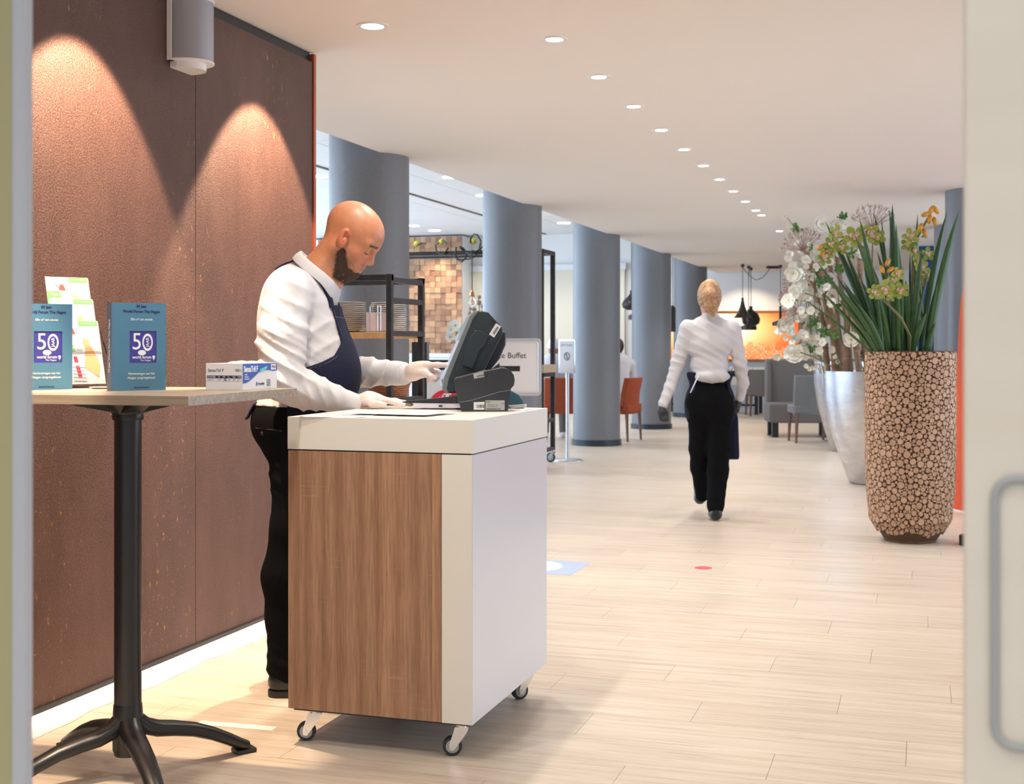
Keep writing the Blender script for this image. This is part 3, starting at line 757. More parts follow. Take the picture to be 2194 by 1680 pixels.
for ring, n in ((.0105, 22), (.0082, 18), (.0058, 12), (.0035, 8), (.001, 1)):
    for q in range(n): a = 2 * PI * q / n; ho.lathe([(.0007, -.0004), (.0007, .001)], 6, ((1055 - 1000) * k + ring * math.cos(a), -.0005, (877 - 690) * k + ring * math.sin(a)), axis='y')
ho.build('speaker_holes', M['black_plastic'], t)
sl = MB()
for q in range(11):
    x, z = 1022 + q * 4.3, 790 - q * 6.6; sl.prism(P3([(x - 6, z + 1), (x - 1, z - 1.5), (x - 1, z), (x - 6, z + 2.5)]), -.0008, .001)
sl.prism(P3([(1018, 800), (1072, 716), (1073.5, 717), (1019.5, 801)]), -.0012, .001)
sl.build('vent_slots', M['black_plastic'], t, smooth=None)
st = MB().prism(P3([(1048, 716), (1063, 692), (1074, 699), (1059, 723)]), -.0012, 0).build('sticker', M['paper'], t, smooth=None)
bc = MB()
for q in range(9):
    f = .25 + q * .07; w_ = .03 if q % 2 else .045
    a_ = (1048 + 15 * f + 4, 716 - 24 * f + 3); b_ = (1048 + 15 * (f + w_) + 4, 716 - 24 * (f + w_) + 3)
    bc.prism(P3([a_, b_, (b_[0] + 4.5, b_[1] + 3), (a_[0] + 4.5, a_[1] + 3)]), -.0016, -.0012)
bc.build('barcode', M['dark_ink'], st, smooth=None)
MB().prism(P3([(975, 876), (1035, 876), (1030, 868), (1012, 850), (1030, 800), (1010, 800), (992, 850), (980, 868)]), .09, .21).build('stand', M['black_plastic'], t, smooth=None, bevel=.003)

# rounded customer display behind the printer
p = pz(1107, 876, ZT)
t = emp('customer_display', 'small rounded teal glass customer display behind the receipt printer', 'display', (p.x, p.y, ZT), TH)
k = 4.5 / F_PX
MB().prism([(x * k, z * k) for x, z in ((-35, 4), (16, 4), (17, 8), (14, 18), (5, 30), (-10, 38), (-30, 40))], 0, .07).build('housing', M['display'], t, smooth=None, bevel=.005, seg=3)
MB().box(-.05, .025, -.005, .07, .0, .008).build('foot', M['pos_rim'], t, smooth=None, bevel=.002)
mb = MB()
for q in range(3):
    z = .004 + .004 * q; mb.tube([(-.02 - .006 * q, -.012, z), (.005, -.016, z + .002), (.03, -.008, z + .004), (.034, .01, z + .003)], .0016, 6)
o = mb.build('cable', M['white_plastic'], t); o['label'] = 'thin white cables at its foot'

# ------------------------------------------------------------------ bar table
TZ = 1.122
bc_ = cf(X0(274, 3.75), 3.75)
tb = emp('bar_table', 'tall bar table with a square grey oak top and a black four legged pedestal', 'table', (bc_.x, bc_.y, 0), TH - math.radians(15))
# local frame rotated so that local +x runs along the receding right edge direction
tb.rotation_euler = (0, 0, TH - math.radians(15.0))
MB().box(-.383, .383, -.335, .335, TZ - .026, TZ).build('table_top', M['tabletop'], tb, smooth=None, bevel=.001)
MB().lathe([(.039, .06), (.039, TZ - .05)], 40).build('column', M['black_metal'], tb)
br = MB(); 
br.lathe([(.044, TZ - .085), (.046, TZ - .075), (.044, TZ - .065)], 30)
for q in range(4):
    a = PI / 4 + q * PI / 2; d_ = Vector((math.cos(a), math.sin(a), 0)); s2 = Vector((-d_.y, d_.x, 0)); z0, z1 = TZ - .068, TZ - .0265
    br.add([d_ * .02 + s2 * .03 + Vector((0, 0, z0)), d_ * .02 - s2 * .03 + Vector((0, 0, z0)), d_ * .20 - s2 * .02 + Vector((0, 0, z1 - .003)), d_ * .20 + s2 * .02 + Vector((0, 0, z1 - .003)),
            d_ * .02 + s2 * .03 + Vector((0, 0, z1)), d_ * .02 - s2 * .03 + Vector((0, 0, z1)), d_ * .20 - s2 * .02 + Vector((0, 0, z1)), d_ * .20 + s2 * .02 + Vector((0, 0, z1))],
           [(0, 1, 2, 3), (4, 5, 6, 7), (0, 1, 5, 4), (1, 2, 6, 5), (2, 3, 7, 6), (3, 0, 4, 7)])
br.lathe([(.09, TZ - .031), (.05, TZ - .06), (.04, TZ - .075)][::-1], 24)
br.build('support_bracket', M['black_metal'], tb)
hb = MB().lathe([(.036, .06), (.043, .075), (.044, .16), (.041, .205), (.0397, .21)], 36).build('hub', M['black_metal'], tb)
for q, a in enumerate((35.5, 136, 215.6, 300)):
    a = math.radians(a + 15); L_ = MB(); pts = []; rs = []
    prof = [(.0, .185, .026), (.02, .165, .032), (.05, .135, .035), (.09, .120, .034), (.14, .112, .032), (.20, .098, .030), (.26, .075, .028), (.31, .050, .026), (.35, .028, .024), (.372, .018, .022)]
    L_.tube([(r_ * math.cos(a), r_ * math.sin(a), z) for r_, z, w_ in prof], [w_ for *_, w_ in prof], 14, flat=.72)
    ft = L_.build('leg', M['black_metal'], tb, smooth=60)
    f_ = MB(); f_.M = Matrix.Rotation(a, 4, 'Z'); f_.box(.33, .395, -.026, .026, .0, .014); f_.build('foot_pad', M['black_plastic'], ft, smooth=None, bevel=.004)

# books
def book(label, loc, rz, w_=.164, h_=.256, th=.034, group='blue anniversary books on the bar table'):
    b = emp('book', label, 'book', loc, rz, group)
    MB().box(.004, w_ - .002, .0025, th - .0025, .003, h_ - .003).build('pages', M['paper'], b, smooth=None)
    cv = MB()
    x0, x1, z0, z1 = w_ * .29 + .004, w_ * .82, h_ * .315, h_ * .68
    for r_ in ((0, x0, 0, h_), (x1, w_, 0, h_), (x0, x1, 0, z0), (x0, x1, z1, h_)): cv.box(r_[0], r_[1], 0, .0025, r_[2], r_[3])
    cv.box(0, w_, th - .0025, th, 0, h_); cv.build('cover', M['book_blue'], b, smooth=None)
    MB().box(-.0026, 0.0004, 0, th, 0, h_).build('spine', M['spine_blue'], b, smooth=None)
    MB().box(x0, x1, .0020, .0030, z0, z1).build('title_print', M['book_indigo'], b, smooth=None)
    xc = w_ * .5; y0 = -.0004
    text('50 Jaar', .0115, M['navy_ink'], b, (xc + .006, y0, h_ - .010), bold=.0003)
    text('World Forum The Hague', .0118, M['navy_ink'], b, (xc + .006, y0, h_ - .025), bold=.0003, sx=.93)
    text('Elke m\u00b2 een emotie', .0100, M['white_ink'], b, (xc + .006, y0, h_ - .048), shear=.25, sx=.85)
    text('Herinneringen aan het', .0100, M['white_ink'], b, (xc + .006, y0, .049), sx=.9)
    text('Haagse congresgebouw', .0100, M['white_ink'], b, (xc + .006, y0, .037), sx=.9)
    text('Diederik Meerman', .0060, M['navy_ink'], b, (xc + .006, y0, .009))
    xm = (x0 + x1) / 2; zc = (z0 + z1) / 2
    text('5', .070, M['white_ink'], b, (xm - .0185, .0017, zc + .0138), sx=.92, ext=.0002)
    rg = MB(); rg.lathe([(.0125, 0), (.0175, 0)], 36, (0, 0, 0), axis='y', cap=False)
    for i_, v_ in enumerate(rg.v): rg.v[i_] = (v_[0] * .93 + xm + .0146, .0016, v_[2] * 1.46 + zc + .0138)
    rg.build('zero', M['white_ink'], b, smooth=None)
    text('JAAR', .0125, M['white_ink'], b, (xm + .0146, .0014, zc + .0138), M=Matrix.Rotation(-PI / 2, 4, 'Y'), ext=.0002, bold=.0002)
    text('world forum', .0125, M['white_ink'], b, (xm - .003, .0016, z0 + .0165), ext=.0002, bold=.0002, sx=.92)
    text('The Hague', .0075, M['white_ink'], b, (xm + .008, .0016, z0 + .0075), ext=.0002)
    e = MB(); e.lathe([(0, 0), (.0125, 0), (.0125, -.0004)], 24, (0, 0, 0), axis='y'); 
    for i_, v_ in enumerate(e.v): e.v[i_] = (v_[0] + xm - .003, v_[1] + .0016, v_[2] * .62 + z0 + .030)
    e.ball((xm + .0335, .0016, z0 + .0175), (.0042, .0003, .0042), 12); e.prism([(xm + .0300, z0 + .0155), (xm + .0370, z0 + .0155), (xm + .0335, z0 + .0070)], .0012, .0018)
    e.build('emblem', M['white_ink'], b)
    text('50 Jaar World Forum The Hague', .0115, M['white_ink'], b, (-.0029, th / 2, h_ * .5 + .002), M=Matrix.Rotation(-PI / 2, 4, 'Z') @ Matrix.Rotation(-PI / 2, 4, 'Y'), bold=.0003)
    return b
bl = pz(241, 838, TZ)
book('upright teal blue book with a navy 50 window, right one, spine visible', (bl.x, bl.y, TZ), TH + math.radians(40))
bl = pz(155, 834, TZ); a_ = TH + math.radians(36)
book('upright teal blue book, left one, partly hidden by the door frame', (bl.x - .164 * math.cos(a_), bl.y - .164 * math.sin(a_), TZ), a_)

# glove box
p = pz(520, 836.5, TZ); W_, D_, H_ = .122, .215, .079
g = emp('glove_box', 'white and blue cardboard box of disposable gloves on the bar table', 'box', (p.x, p.y, TZ), TH - math.radians(17))
MB().box(-W_, 0, 0, D_, 0, H_).build('carton', M['paper'], g, smooth=None, bevel=.001)
fr = MB()
fr.box(-W_ + .004, -.004, -.0004, 0, .035, .043); fr.build('table_header', M['navy_ink'], g, smooth=None)
gr = MB(); gr.box(-W_ + .004, -.004, -.0004, 0, .0262, .0266)
for q in (0, .036, .053, .069, .085, .101, .114): gr.box(-W_ + .004 + q, -W_ + .0043 + q, -.0004, 0, .0262, .035)
gr.build('table_lines', M['grey_ink'], g, smooth=None)
text('SensaTril F', .0125, M['navy_ink'], g, (-W_ + .006, -.0004, .058), align='LEFT', shear=.2, sx=.95)
text('W', .013, M['navy_ink'], g, (-.025, -.0004, .058), align='LEFT', shear=.1)
text('ork', .0085, M['cyan'], g, (-.0145, -.0004, .0585), align='LEFT')
text('Gr\u00f6\u00dfe/Size', .0062, M['white_ink'], g, (-W_ + .006, -.0007, .039), align='LEFT')
for q, s_ in zip((.041, .057, .073, .0885, .104), ('7 (S)', '8 (M)', '9 (L)', '10 (XL)', '11 (XXL)')): text(s_, .0050, M['white_ink'], g, (-W_ + q, -.0007, .039), align='LEFT', sx=.65)
for q, s_ in zip((.043, .075, .091, .105), ('0207', '0209', '0210', '0211')): text(s_, .0048, M['grey_ink'], g, (-W_ + q, -.0004, .0305), align='LEFT', sx=.8)
text('SensaTril F', .0045, M['grey_ink'], g, (-W_ + .006, -.0004, .0305), align='LEFT', shear=.2)
text('X', .012, M['dark_ink'], g, (-W_ + .065, -.0005, .0305), sx=1.3)
# right face (x = 0): text plane turned 90 deg; u runs along +y
RX = Matrix.Rotation(PI / 2, 4, 'Z')
wv_ = [(0, H_ - .001), (0, .020), (.02, .021), (.045, .028), (.075, .041), (.10, .052), (.13, .058), (.16, .057), (.19, .054), (.2145, .056), (.2145, H_ - .001)]
MB().prism(wv_, 0, .0005, axis='x').build('blue_print', M['royal'], g, smooth=None)
text('SensaTril F', .024, M['white_ink'], g, (.0007, .006, .061), align='LEFT', sx=.80, bold=.0008, M=RX)
for q, s_ in enumerate(('NITRIL', 'Gebrauch', 'Handschuhe')): text(s_, .0062, M['white_ink'], g, (.0007, .010, .045 - .0062 * q), align='LEFT', M=RX)
MB().prism([(.105, .052), (.150, .062), (.150, .070), (.105, .060)], 0, .0012, axis='x').build('ribbon', M['cyan'], g, smooth=None)
MB().prism([(.174, .058), (.206, .058), (.206, .075), (.174, .075)], 0, .0012, axis='x').build('badge', M['paper'], g, smooth=None)
text('Work', .011, M['navy_ink'], g, (.0013, .178, .067), align='LEFT', M=RX)
MB().prism([(.080, .017), (.085, .024), (.090, .017), (.085, .010)], 0, .0008, axis='x').build('logo_mark', M['royal'], g, smooth=None)
text('Kroschke', .010, M['navy_ink'], g, (.0006, .094, .017), align='LEFT', M=RX)
for q in range(6): text('Kroschke sign', .0042, M['grey_ink'], g, (.0006, .146 + .002 * (q % 2), .028 - .0036 * q), align='LEFT', M=RX)
mb = MB()
for q, (x, yv, h_) in enumerate(((-.06, .06, .006), (-.045, .075, .008), (-.03, .11, .007), (-.02, .13, .006))): mb.ball((x, yv, H_), (.022, .02, h_), 10)
mb.build('glove_tip', M['paper'], g)

# acrylic brochure holder with brochures
p = pz(206, 831, TZ)
h = emp('brochure_holder', 'clear acrylic three tier brochure holder behind the left blue book', 'brochure holder', (p.x, p.y, TZ), TH + math.radians(40))
for sd_ in (.055,):
    MB().prism([(0, 0), (.0, .03), (.13, .21), (.15, .21), (.10, 0)], sd_, sd_ + .003, axis='x').build('side_plate', M['acrylic'], h, smooth=None)
MB().prism([(0, 0), (.0, .03), (.13, .21), (.15, .21), (.10, 0)], -.13, -.127, axis='x').build('side_plate', M['acrylic'], h, smooth=None)
for i_ in range(3):
    MB().box(-.127, .055, .0 + .040 * i_, .003 + .040 * i_, .004 + .068 * i_, .065 + .068 * i_).build('pocket', M['acrylic'], h, smooth=None)
MB().box(-.127, .055, 0, .11, 0, .003).build('base_plate', M['acrylic'], h, smooth=None)
TI = ('bottom tier of the holder', 'middle tier of the holder', 'top tier of the holder')
for i_ in range(3):
    b0 = Vector((-.034, .010 + .040 * i_, .012 + .070 * i_))
    tl = Matrix.Translation(b0) @ Matrix.Rotation(-math.radians(18), 4, 'X')
    e = emp('brochure_stack', 'stack of white tourist brochures with lime green print, %s' % TI[i_], 'brochures', (0, 0, 0), 0, 'brochures in the acrylic holder')
    e.matrix_world = Matrix.Translation((p.x, p.y, TZ)) @ Matrix.Rotation(TH + math.radians(40), 4, 'Z') @ tl @ Matrix.Translation((.0, 0, 0)) @ Matrix.Rotation(math.radians(0), 4, 'Y')
    for q in range(6): MB().box(-.07 + .0008 * q, .068 + .0008 * q, .0012 * q, .0012 * q + .0009, 0, .208 - .001 * q).build('brochure', M['paper'], e, smooth=None)
    MB().box(.005, .066, -.0004, 0, .190, .207).build('top_band', M['green_print'], e, smooth=None)
    MB().prism([(-.069, .105), (-.015, .105), (-.028, .160), (-.069, .160)], -.0004, 0).build('title_block', M['green_print'], e, smooth=None)
    for q, s_ in enumerate(('The City', 'The Beach', 'The Hague')): text(s_, .014, M['white_ink'], e, (-.058 + .003 * q, -.0007, .148 - .016 * q), align='LEFT', bold=.0003 if q == 2 else 0)
    text('www.denhaag.com', .006, M['white_ink'], e, (.035, -.0007, .199))
    MB().prism([(-.03, .163), (-.008, .163), (-.012, .178), (-.02, .184), (-.027, .178)], -.0004, 0).build('tower_print', M['brick_print'], e, smooth=None)
    fg = MB(); fg.prism([(.008, .05), (.052, .02), (.060, .06), (.050, .095), (.035, .125), (.030, .145), (.016, .152), (.010, .135), (.018, .12), (.015, .10)], -.0004, 0); fg.build('figure_print', M['tan_print'], e, smooth=None)
    fg = MB(); fg.prism([(-.02, .06), (-.008, .06), (-.002, .02), (-.014, .02)], -.0004, 0); fg.prism([(-.024, .09), (-.012, .09), (-.009, .07), (-.021, .07)], -.0004, 0); fg.build('flag_print', M['red'], e, smooth=None)
    fg = MB()
    for q in range(5): fg.tube([(-.04 + .012 * q, -.0005, .185), (-.022 + .006 * q, -.0005, .163)], .0006, 4)
    for q in range(5): fg.tube([(-.03, -.0005, .012 + .011 * q), (.01, -.0005, .010 + .011 * q)], .0008, 4)
    fg.build('line_print', M['grey_ink'], e)
# small white objects beside the holder
p = pz(214, 833, TZ)
o = MB().lathe([(.001, 0), (.022, .001), (.030, .004), (.031, .006), (.022, .004), (.001, .003)], 30).build('saucer', M['porcelain']); o.location = (p.x, p.y, TZ)
tag(o, 'small white round dish between the two blue books', 'dish')

# wall speaker
zc = 2.49; yc = 4.44
sp = emp('wall_speaker', 'white curved wall speaker with a grey grille mounted high on the copper wall', 'speaker', (-2.80, yc, zc))
def Dp(w_, d, n=14, x0=0): return [(x0, -w_)] + [(x0 + d * math.sin(PI * i / n) ** .8 if 0 < i < n else x0 + .03, -w_ * math.cos(PI * i / n)) for i in range(n + 1)] + [(x0, w_)]
for z0, z1 in ((-.125, -.117), (.117, .125)): MB().prism(Dp(.10, .138), z0, z1, axis='z').build('end_cap', M['white_plastic'], sp, smooth=30, bevel=.002)
MB().box(0, .022, -.101, .101, -.125, .125).build('back_plate', M['white_plastic'], sp, smooth=None, bevel=.002)
MB().prism(Dp(.098, .134), -.118, .118, axis='z').build('grille', M['grille'], sp, smooth=40)
MB().prism(Dp(.075, .105), -.150, -.125, axis='z').build('bracket', M['white_plastic'], sp, smooth=30)
MB().prism(Dp(.075, .105), .125, .160, axis='z').build('bracket', M['white_plastic'], sp, smooth=30)

# floor stickers and tape
p = pz(1507, 1217); o = MB().lathe([(.0, 0), (.050, 0), (.050, .0008), (0, .0008)], 40).build('floor_dot', M['coral']); o.location = (p.x, p.y, .0002)
tag(o, 'small coral red round sticker on the floor of the walkway', 'floor sticker')
a = pz(1262, 1205); b = pz(1223, 1233)
t = emp('floor_sign', 'light blue rectangular floor sticker with a white circle and arrow, behind the cart', 'floor sticker', (b.x, b.y, .0002), 0)
hh = a.y - b.y
MB().box(-.55, 0, 0, hh, 0, .0008).build('blue_sheet', M['lightblue'], t, smooth=None)
MB().lathe([(0, 0), (hh * .42, 0), (hh * .42, .0004), (0, .0004)], 40, (-.30, hh / 2, .0009)).build('white_disc', M['white_ink'], t)
MB().prism([(-.40, hh * .46), (-.27, hh * .46), (-.27, hh * .38), (-.20, hh * .52), (-.27, hh * .66), (-.27, hh * .56), (-.40, hh * .56)], .0014, .0018, axis='z').build('arrow', M['lightblue'], t, smooth=None)
a = pz(425, 1548); b = pz(588, 1562); dv = b - a
o = MB().box(0, dv.length, -.022, .022, 0, .0006).build('floor_tape', M['tape'], smooth=None); o.location = (a.x, a.y, .0002); o.rotation_euler = (0, 0, math.atan2(dv.y, dv.x))
tag(o, 'strip of white tape on the floor between the bar table leg and the cart', 'tape')

# ------------------------------------------------------------------ waiter at the cart
MD0 = 4.70; MX0 = (650 - 1097) / F_PX * MD0
man = emp('person', 'bald bearded man in white shirt and navy apron touching the till screen', 'person', cf(MX0, MD0), TH)
def m(px, py, d): return np.array([(px - 1097) / F_PX * d - MX0, d - MD0, EYE + (HZ - py) / F_PX * d], dtype=np.float32)
def pxf(p): return 1097 + F_PX * (p[:, 0] + MX0) / (p[:, 1] + MD0)
def rayhit(fn, pts, off=0.0, d0=4.15, d1=5.1):
    out = []
    ds = np.arange(d0, d1, .004)
    for a_ in pts:
        P_ = np.stack([m(a_[0], a_[1], d_) for d_ in ds]); v_ = fn(P_) - off; i_ = np.argmax(v_ < 0)
        out.append(P_[i_] if v_[i_] < 0 else P_[np.argmin(v_)])
    return out
# head in canonical frame: origin at ear, x forward, y left (away from camera), z up
HS = 1.10; HO = m(748, 512, 4.70) + np.array([0, .0, 0], dtype=np.float32)
HR = rotZ(-math.radians(9)) @ rotY(math.radians(36))
def tohead(p): return ((p - HO) @ HR) / HS
def headsdf(q, fine=True):
    ay = np.abs(q[:, 1]); s_ = np.stack([q[:, 0], ay, q[:, 2]], 1)
    d = ell(q, (-.006, 0, .042), (.098, .077, .084))
    d = smin(d, ell(q, (.036, 0, .036), (.060, .064, .062)), .03)
    d = smin(d, ell(q, (.046, 0, -.028), (.050, .056, .068)), .03)
    d = smin(d, rc(s_, (.0, .052, -.040), (.058, .022, -.089), .020, .020), .03)
    d = smin(d, ell(q, (.067, 0, -.092), (.022, .027, .020)), .018)
    d = smin(d, ell(s_, (.052, .036, -.022), (.032, .026, .028)), .02)
    d = smin(d, ell(q, (.050, 0, -.072), (.045, .045, .034)), .02)
    d = smin(d, rc(s_, (.086, .006, .030), (.074, .048, .030), .012, .012), .014)
    d = smax(d, -(ell(s_, (.104, .032, .008), (.022, .019, .013))), .014)
    d = smin(d, ell(s_, (.075, .032, .006), (.0165, .016, .0155)), .004)
    d = smin(d, rc(q, (.086, 0, .022), (.1065, 0, -.021), .0075, .0112), .012)
    d = smin(d, ell(s_, (.0975, .0125, -.027), (.0125, .009, .0085)), .006)
    d = smax(d, -(ell(s_, (.101, .0085, -.037), (.006, .004, .004))), .002)
    d = smin(d, ell(q, (.071, 0, -.053), (.026, .030, .024)), .014)
    d = smin(d, ell(q, (.0915, 0, -.0500), (.0085, .022, .0062)), .004)
    d = smin(d, ell(q, (.0895, 0, -.0605), (.0085, .019, .0068)), .004)
    d = smax(d, -(ell(q, (.1005, 0, -.0552), (.009, .026, .0014))), .0025)
    # ears
    a_ = math.radians(-14); c_, sn = math.cos(a_), math.sin(a_); E_ = np.stack([(s_[:, 0] - .016) * c_ - s_[:, 2] * sn, s_[:, 1], (s_[:, 0] - .016) * sn + s_[:, 2] * c_], 1)
    ear = ell(E_, (-.010, .080, .002), (.019, .0095, .033))
    ear = smax(ear, -ell(E_, (-.005, .090, .006), (.0125, .0125, .022)), .003)
    ear = smin(ear, ell(E_, (-.004, .0805, -.006), (.007, .006, .009)), .003)
    ear = smax(ear, -ell(E_, (.000, .088, .000), (.0035, .007, .006)), .002)
    ear = smin(ear, rc(E_, (-.013, .0865, .018), (-.012, .0865, -.012), .0022, .0022), .003)
    return smin(d, ear, .005) * HS
N0 = m(700, 560, 4.70); N1 = m(650, 640, 4.72)
def neck(p):
    return smin(rc(p, m(733, 520, 4.70), m(688, 592, 4.71), .066, .078), rc(p, m(688, 592, 4.71), m(655, 660, 4.73), .080, .10), .03)
def body_f(p):
    q = tohead(p); d = headsdf(q); d = smin(d, neck(p), .035)
    return smin(d, ell(p, m(648, 690, 4.73), (.12, .17, .13)), .03)
def body_tint(co):
    q = tohead(co); sk = np.array([.56, .235, .125]); c = np.tile(sk, (len(co), 1))
    def blend(c, col, w_): w_ = np.clip(w_, 0, 1)[:, None]; return c * (1 - w_) + np.array(col) * w_
    # shaved scalp stubble, cheeks, ear, lips, lash line
    nz = wob(co, 150, 4, 2)
    sc = np.clip((q[:, 2] - .045 - .35 * np.clip(q[:, 0], 0, 1)) / .05, 0, 1) * (q[:, 0] < .09)
    c = blend(c, (.50, .235, .145), sc * .6)
    c = blend(c, (.62, .20, .13), np.exp(-(((q[:, 0] - .07) / .03) ** 2 + ((q[:, 2] + .02) / .025) ** 2)) * .6)
    earw = (np.abs(q[:, 1]) > .0765) & ((((q[:, 0] - .007) / .024) ** 2 + (q[:, 2] / .038) ** 2) < 1); c[earw] = (.56, .18, .10)
    earin = earw & (((q[:, 0] - .020) / .010) ** 2 + ((q[:, 2] - .002) / .017) ** 2 < 1) & (np.abs(q[:, 1]) < .0835); c[earin] = (.36, .10, .06)
    lip = (np.abs(q[:, 1]) < .022) & (q[:, 0] > .078) & (np.abs(q[:, 2] + .055) < .0095) & (q[:, 0] > .0870); c[lip] = (.45, .165, .12)
    br = np.abs(np.abs(q[:, 1]) - .032) < .021
    brow = br & (np.abs(q[:, 2] - (.030 - .10 * (np.abs(q[:, 1]) - .032))) < .0048) & (q[:, 0] > .06); c = blend(c, (.06, .03, .02), (brow * (.9 + .2 * nz)))
    lash = (np.abs(np.abs(q[:, 1]) - .034) < .0155) & (np.abs(q[:, 2] - (-.0035 + 12 * (np.abs(q[:, 1]) - .033) ** 2)) < .0019) & (q[:, 0] > .06); c = blend(c, (.03, .015, .012), lash * .95)
    crease = (np.abs(np.abs(q[:, 1]) - .033) < .015) & (np.abs(q[:, 2] - .0165) < .0012) & (q[:, 0] > .06); c = blend(c, (.30, .11, .07), crease * .6)
    must = (np.abs(q[:, 1]) < .028) & (q[:, 0] > .072) & (np.abs(q[:, 2] + .0415) < .0035); c = blend(c, (.12, .06, .04), must * (.5 + .3 * nz))
    st = np.clip((-.015 - q[:, 2]) / .02, 0, 1) * (np.abs(q[:, 1]) > .018) * np.clip((.085 - q[:, 0]) / .02, 0, 1) * np.clip((q[:, 0] + .012) / .015, 0, 1) * np.clip((q[:, 2] + .13) / .02, 0, 1)
    c = blend(c, (.20, .09, .055), st * (.45 + .3 * nz))
    return c
lo = m(640, 700, 4.5); hi = m(835, 420, 4.9)
sdf_obj('body', body_f, (lo[0] - .12, -.20, lo[2] - .04), (hi[0] + .02, .21, hi[2] + .01), .0030, M['skin'], man, body_tint)
# beard
def beard_f(p):
    q = tohead(p); d = body_f(p); n = wob(p, 240, 9, 2) * .0022 + wob(p, 90, 3, 2) * .002
    u, v, yy_ = q[:, 0], q[:, 2], np.abs(q[:, 1])
    nn = wob(p, 110, 12, 3) * .007 + wob(p, 320, 14, 2) * .004
    # region below a line from the sideburn to the mouth corner, behind the jaw front
    top = np.interp(u, [-.02, .006, .022, .034, .048, .058, .072, .09, .12], [-.10, -.062, -.032, -.036, -.056, -.068, -.074, -.073, -.073])
    back = (.006 - .42 * (v + .03)) - u
    reg = np.maximum(v - top - nn, np.maximum(back - nn, -.128 - v))
    pth = (np.interp(yy_, [0, .02, .03], [0, 0, -.01]))
    return np.maximum(d - .0022 - n * 1.4, reg * .8)
hb_ = m(790, 620, 4.5)
sdf_obj('beard', beard_f, (m(705, 610, 4.7)[0], -.14, m(700, 615, 4.7)[2]), (m(800, 500, 4.7)[0], .14, m(800, 525, 4.7)[2]), .0026, M['beard'], man, relax=0)
bo = man.children[-1]
for c_ in man.children:
    if c_.name.startswith('beard'): bo = c_
bv = np.array([v_.co[:] for v_ in bo.data.vertices], dtype=np.float32); rs_ = np.random.RandomState(1)
bv = bv[rs_.permutation(len(bv))[:3200]]; bv = bv + rs_.normal(size=bv.shape).astype(np.float32) * .003
bn = grad(body_f, bv); bv = project(body_f, bv, .001, 2)
dn = HR @ np.array([.35, 0, -1.0], dtype=np.float32); hr_ = MB()
for p_, n_ in zip(bv, bn):
    dr_ = dn + n_ * .55 + rs_.normal(size=3) * .35; dr_ /= np.linalg.norm(dr_); l_ = rs_.uniform(.005, .011); s2 = np.cross(dr_, n_); s2 /= (np.linalg.norm(s2) + 1e-6); w_ = s2 * .00045; k_ = n_ * .0004
    e0 = p_ + dr_ * l_; hr_.add([tuple(p_ - w_), tuple(p_ + w_), tuple(p_ + k_), tuple(e0)], [(0, 1, 3), (1, 2, 3), (2, 0, 3)])
tag(hr_.build('beard_hairs', M['beard'], bo, smooth=None), kind='stuff')

# torso, shirt
def torso(p):
    d = ell(p, m(640, 690, 4.73), (.150, .205, .20))
    d = smin(d, ell(p, m(664, 800, 4.72), (.178, .190, .19)), .08)
    d = smin(d, rc(p, m(622, 622, 4.55), m(628, 622, 4.90), .078, .078), .06)
    d = smin(d, rc(p, m(672, 585, 4.72), m(645, 640, 4.72), .060, .10), .06)
    d = smin(d, ell(p, m(628, 895, 4.72), (.150, .185, .12)), .05)
    return d
R_SH = [(m(618, 630, 4.52), .079), (m(604, 720, 4.46), .080), (m(603, 806, 4.43), .073)]
R_FA = [(m(603, 812, 4.43), .073), (m(660, 838, 4.46), .060), (m(752, 864, 4.56), .037)]
L_SH = [(m(640, 640, 4.94), .078), (m(690, 735, 5.0), .070), (m(728, 800, 4.99), .064)]
L_FA = [(m(728, 802, 4.99), .064), (m(785, 797, 4.90), .053), (m(866, 801, 4.78), .040)]
def arms(p):
    a = smin(chain(p, R_SH), chain(p, R_FA), .02); b = smin(chain(p, L_SH), chain(p, L_FA), .02); return a, b
def shirt_f(p):
    a, b = arms(p); t_ = torso(p); d = smin(smin(t_, a, .028), b, .028)
    # drapery
    el = m(600, 800, 4.43); e1 = np.exp(-(np.linalg.norm(p - el, axis=1) / .14) ** 2)
    d = d - .018 * e1 * folds(p, (34, 8, 50), 2, 2.4)
    fa = np.exp(-(np.linalg.norm(p - m(680, 845, 4.47), axis=1) / .10) ** 2); d = d - .013 * fa * folds(p, (75, 10, 30), 5, 2.0)
    el2 = m(800, 795, 4.85); e2 = np.exp(-(np.linalg.norm(p - el2, axis=1) / .12) ** 2); d = d - .012 * e2 * folds(p, (62, 5, -34), 6, 2.4)
    sh = np.exp(-(np.linalg.norm(p - m(590, 700, 4.45), axis=1) / .15) ** 2); d = d - .013 * sh * folds(p, (20, 6, 44), 8, 2.2)
    ap = np.exp(-(np.linalg.norm(p - m(690, 720, 4.54), axis=1) / .13) ** 2); d = d - .010 * ap * folds(p, (-28, 6, 36), 11, 1.6)
    d = d - .0025 * wob(p, 28, 21, 2)
    # neck opening, hem, cuffs
    nk = m(690, 578, 4.71); ax_ = (m(722, 530, 4.70) - m(672, 610, 4.72)); ax_ /= np.linalg.norm(ax_)
    d = np.maximum(d, (p - nk) @ ax_)
    d = np.maximum(d, m(600, 880, 4.7)[2] + .0 - p[:, 2] - .02 * np.sin(p[:, 0] * 12))
    return d
lo = m(540, 900, 4.7); hi = m(885, 540, 4.7)
sdf_obj('shirt', shirt_f, (lo[0] - .02, -.40, lo[2]), (hi[0] + .02, .42, hi[2]), .0062, M['shirt'], man, relax=1)
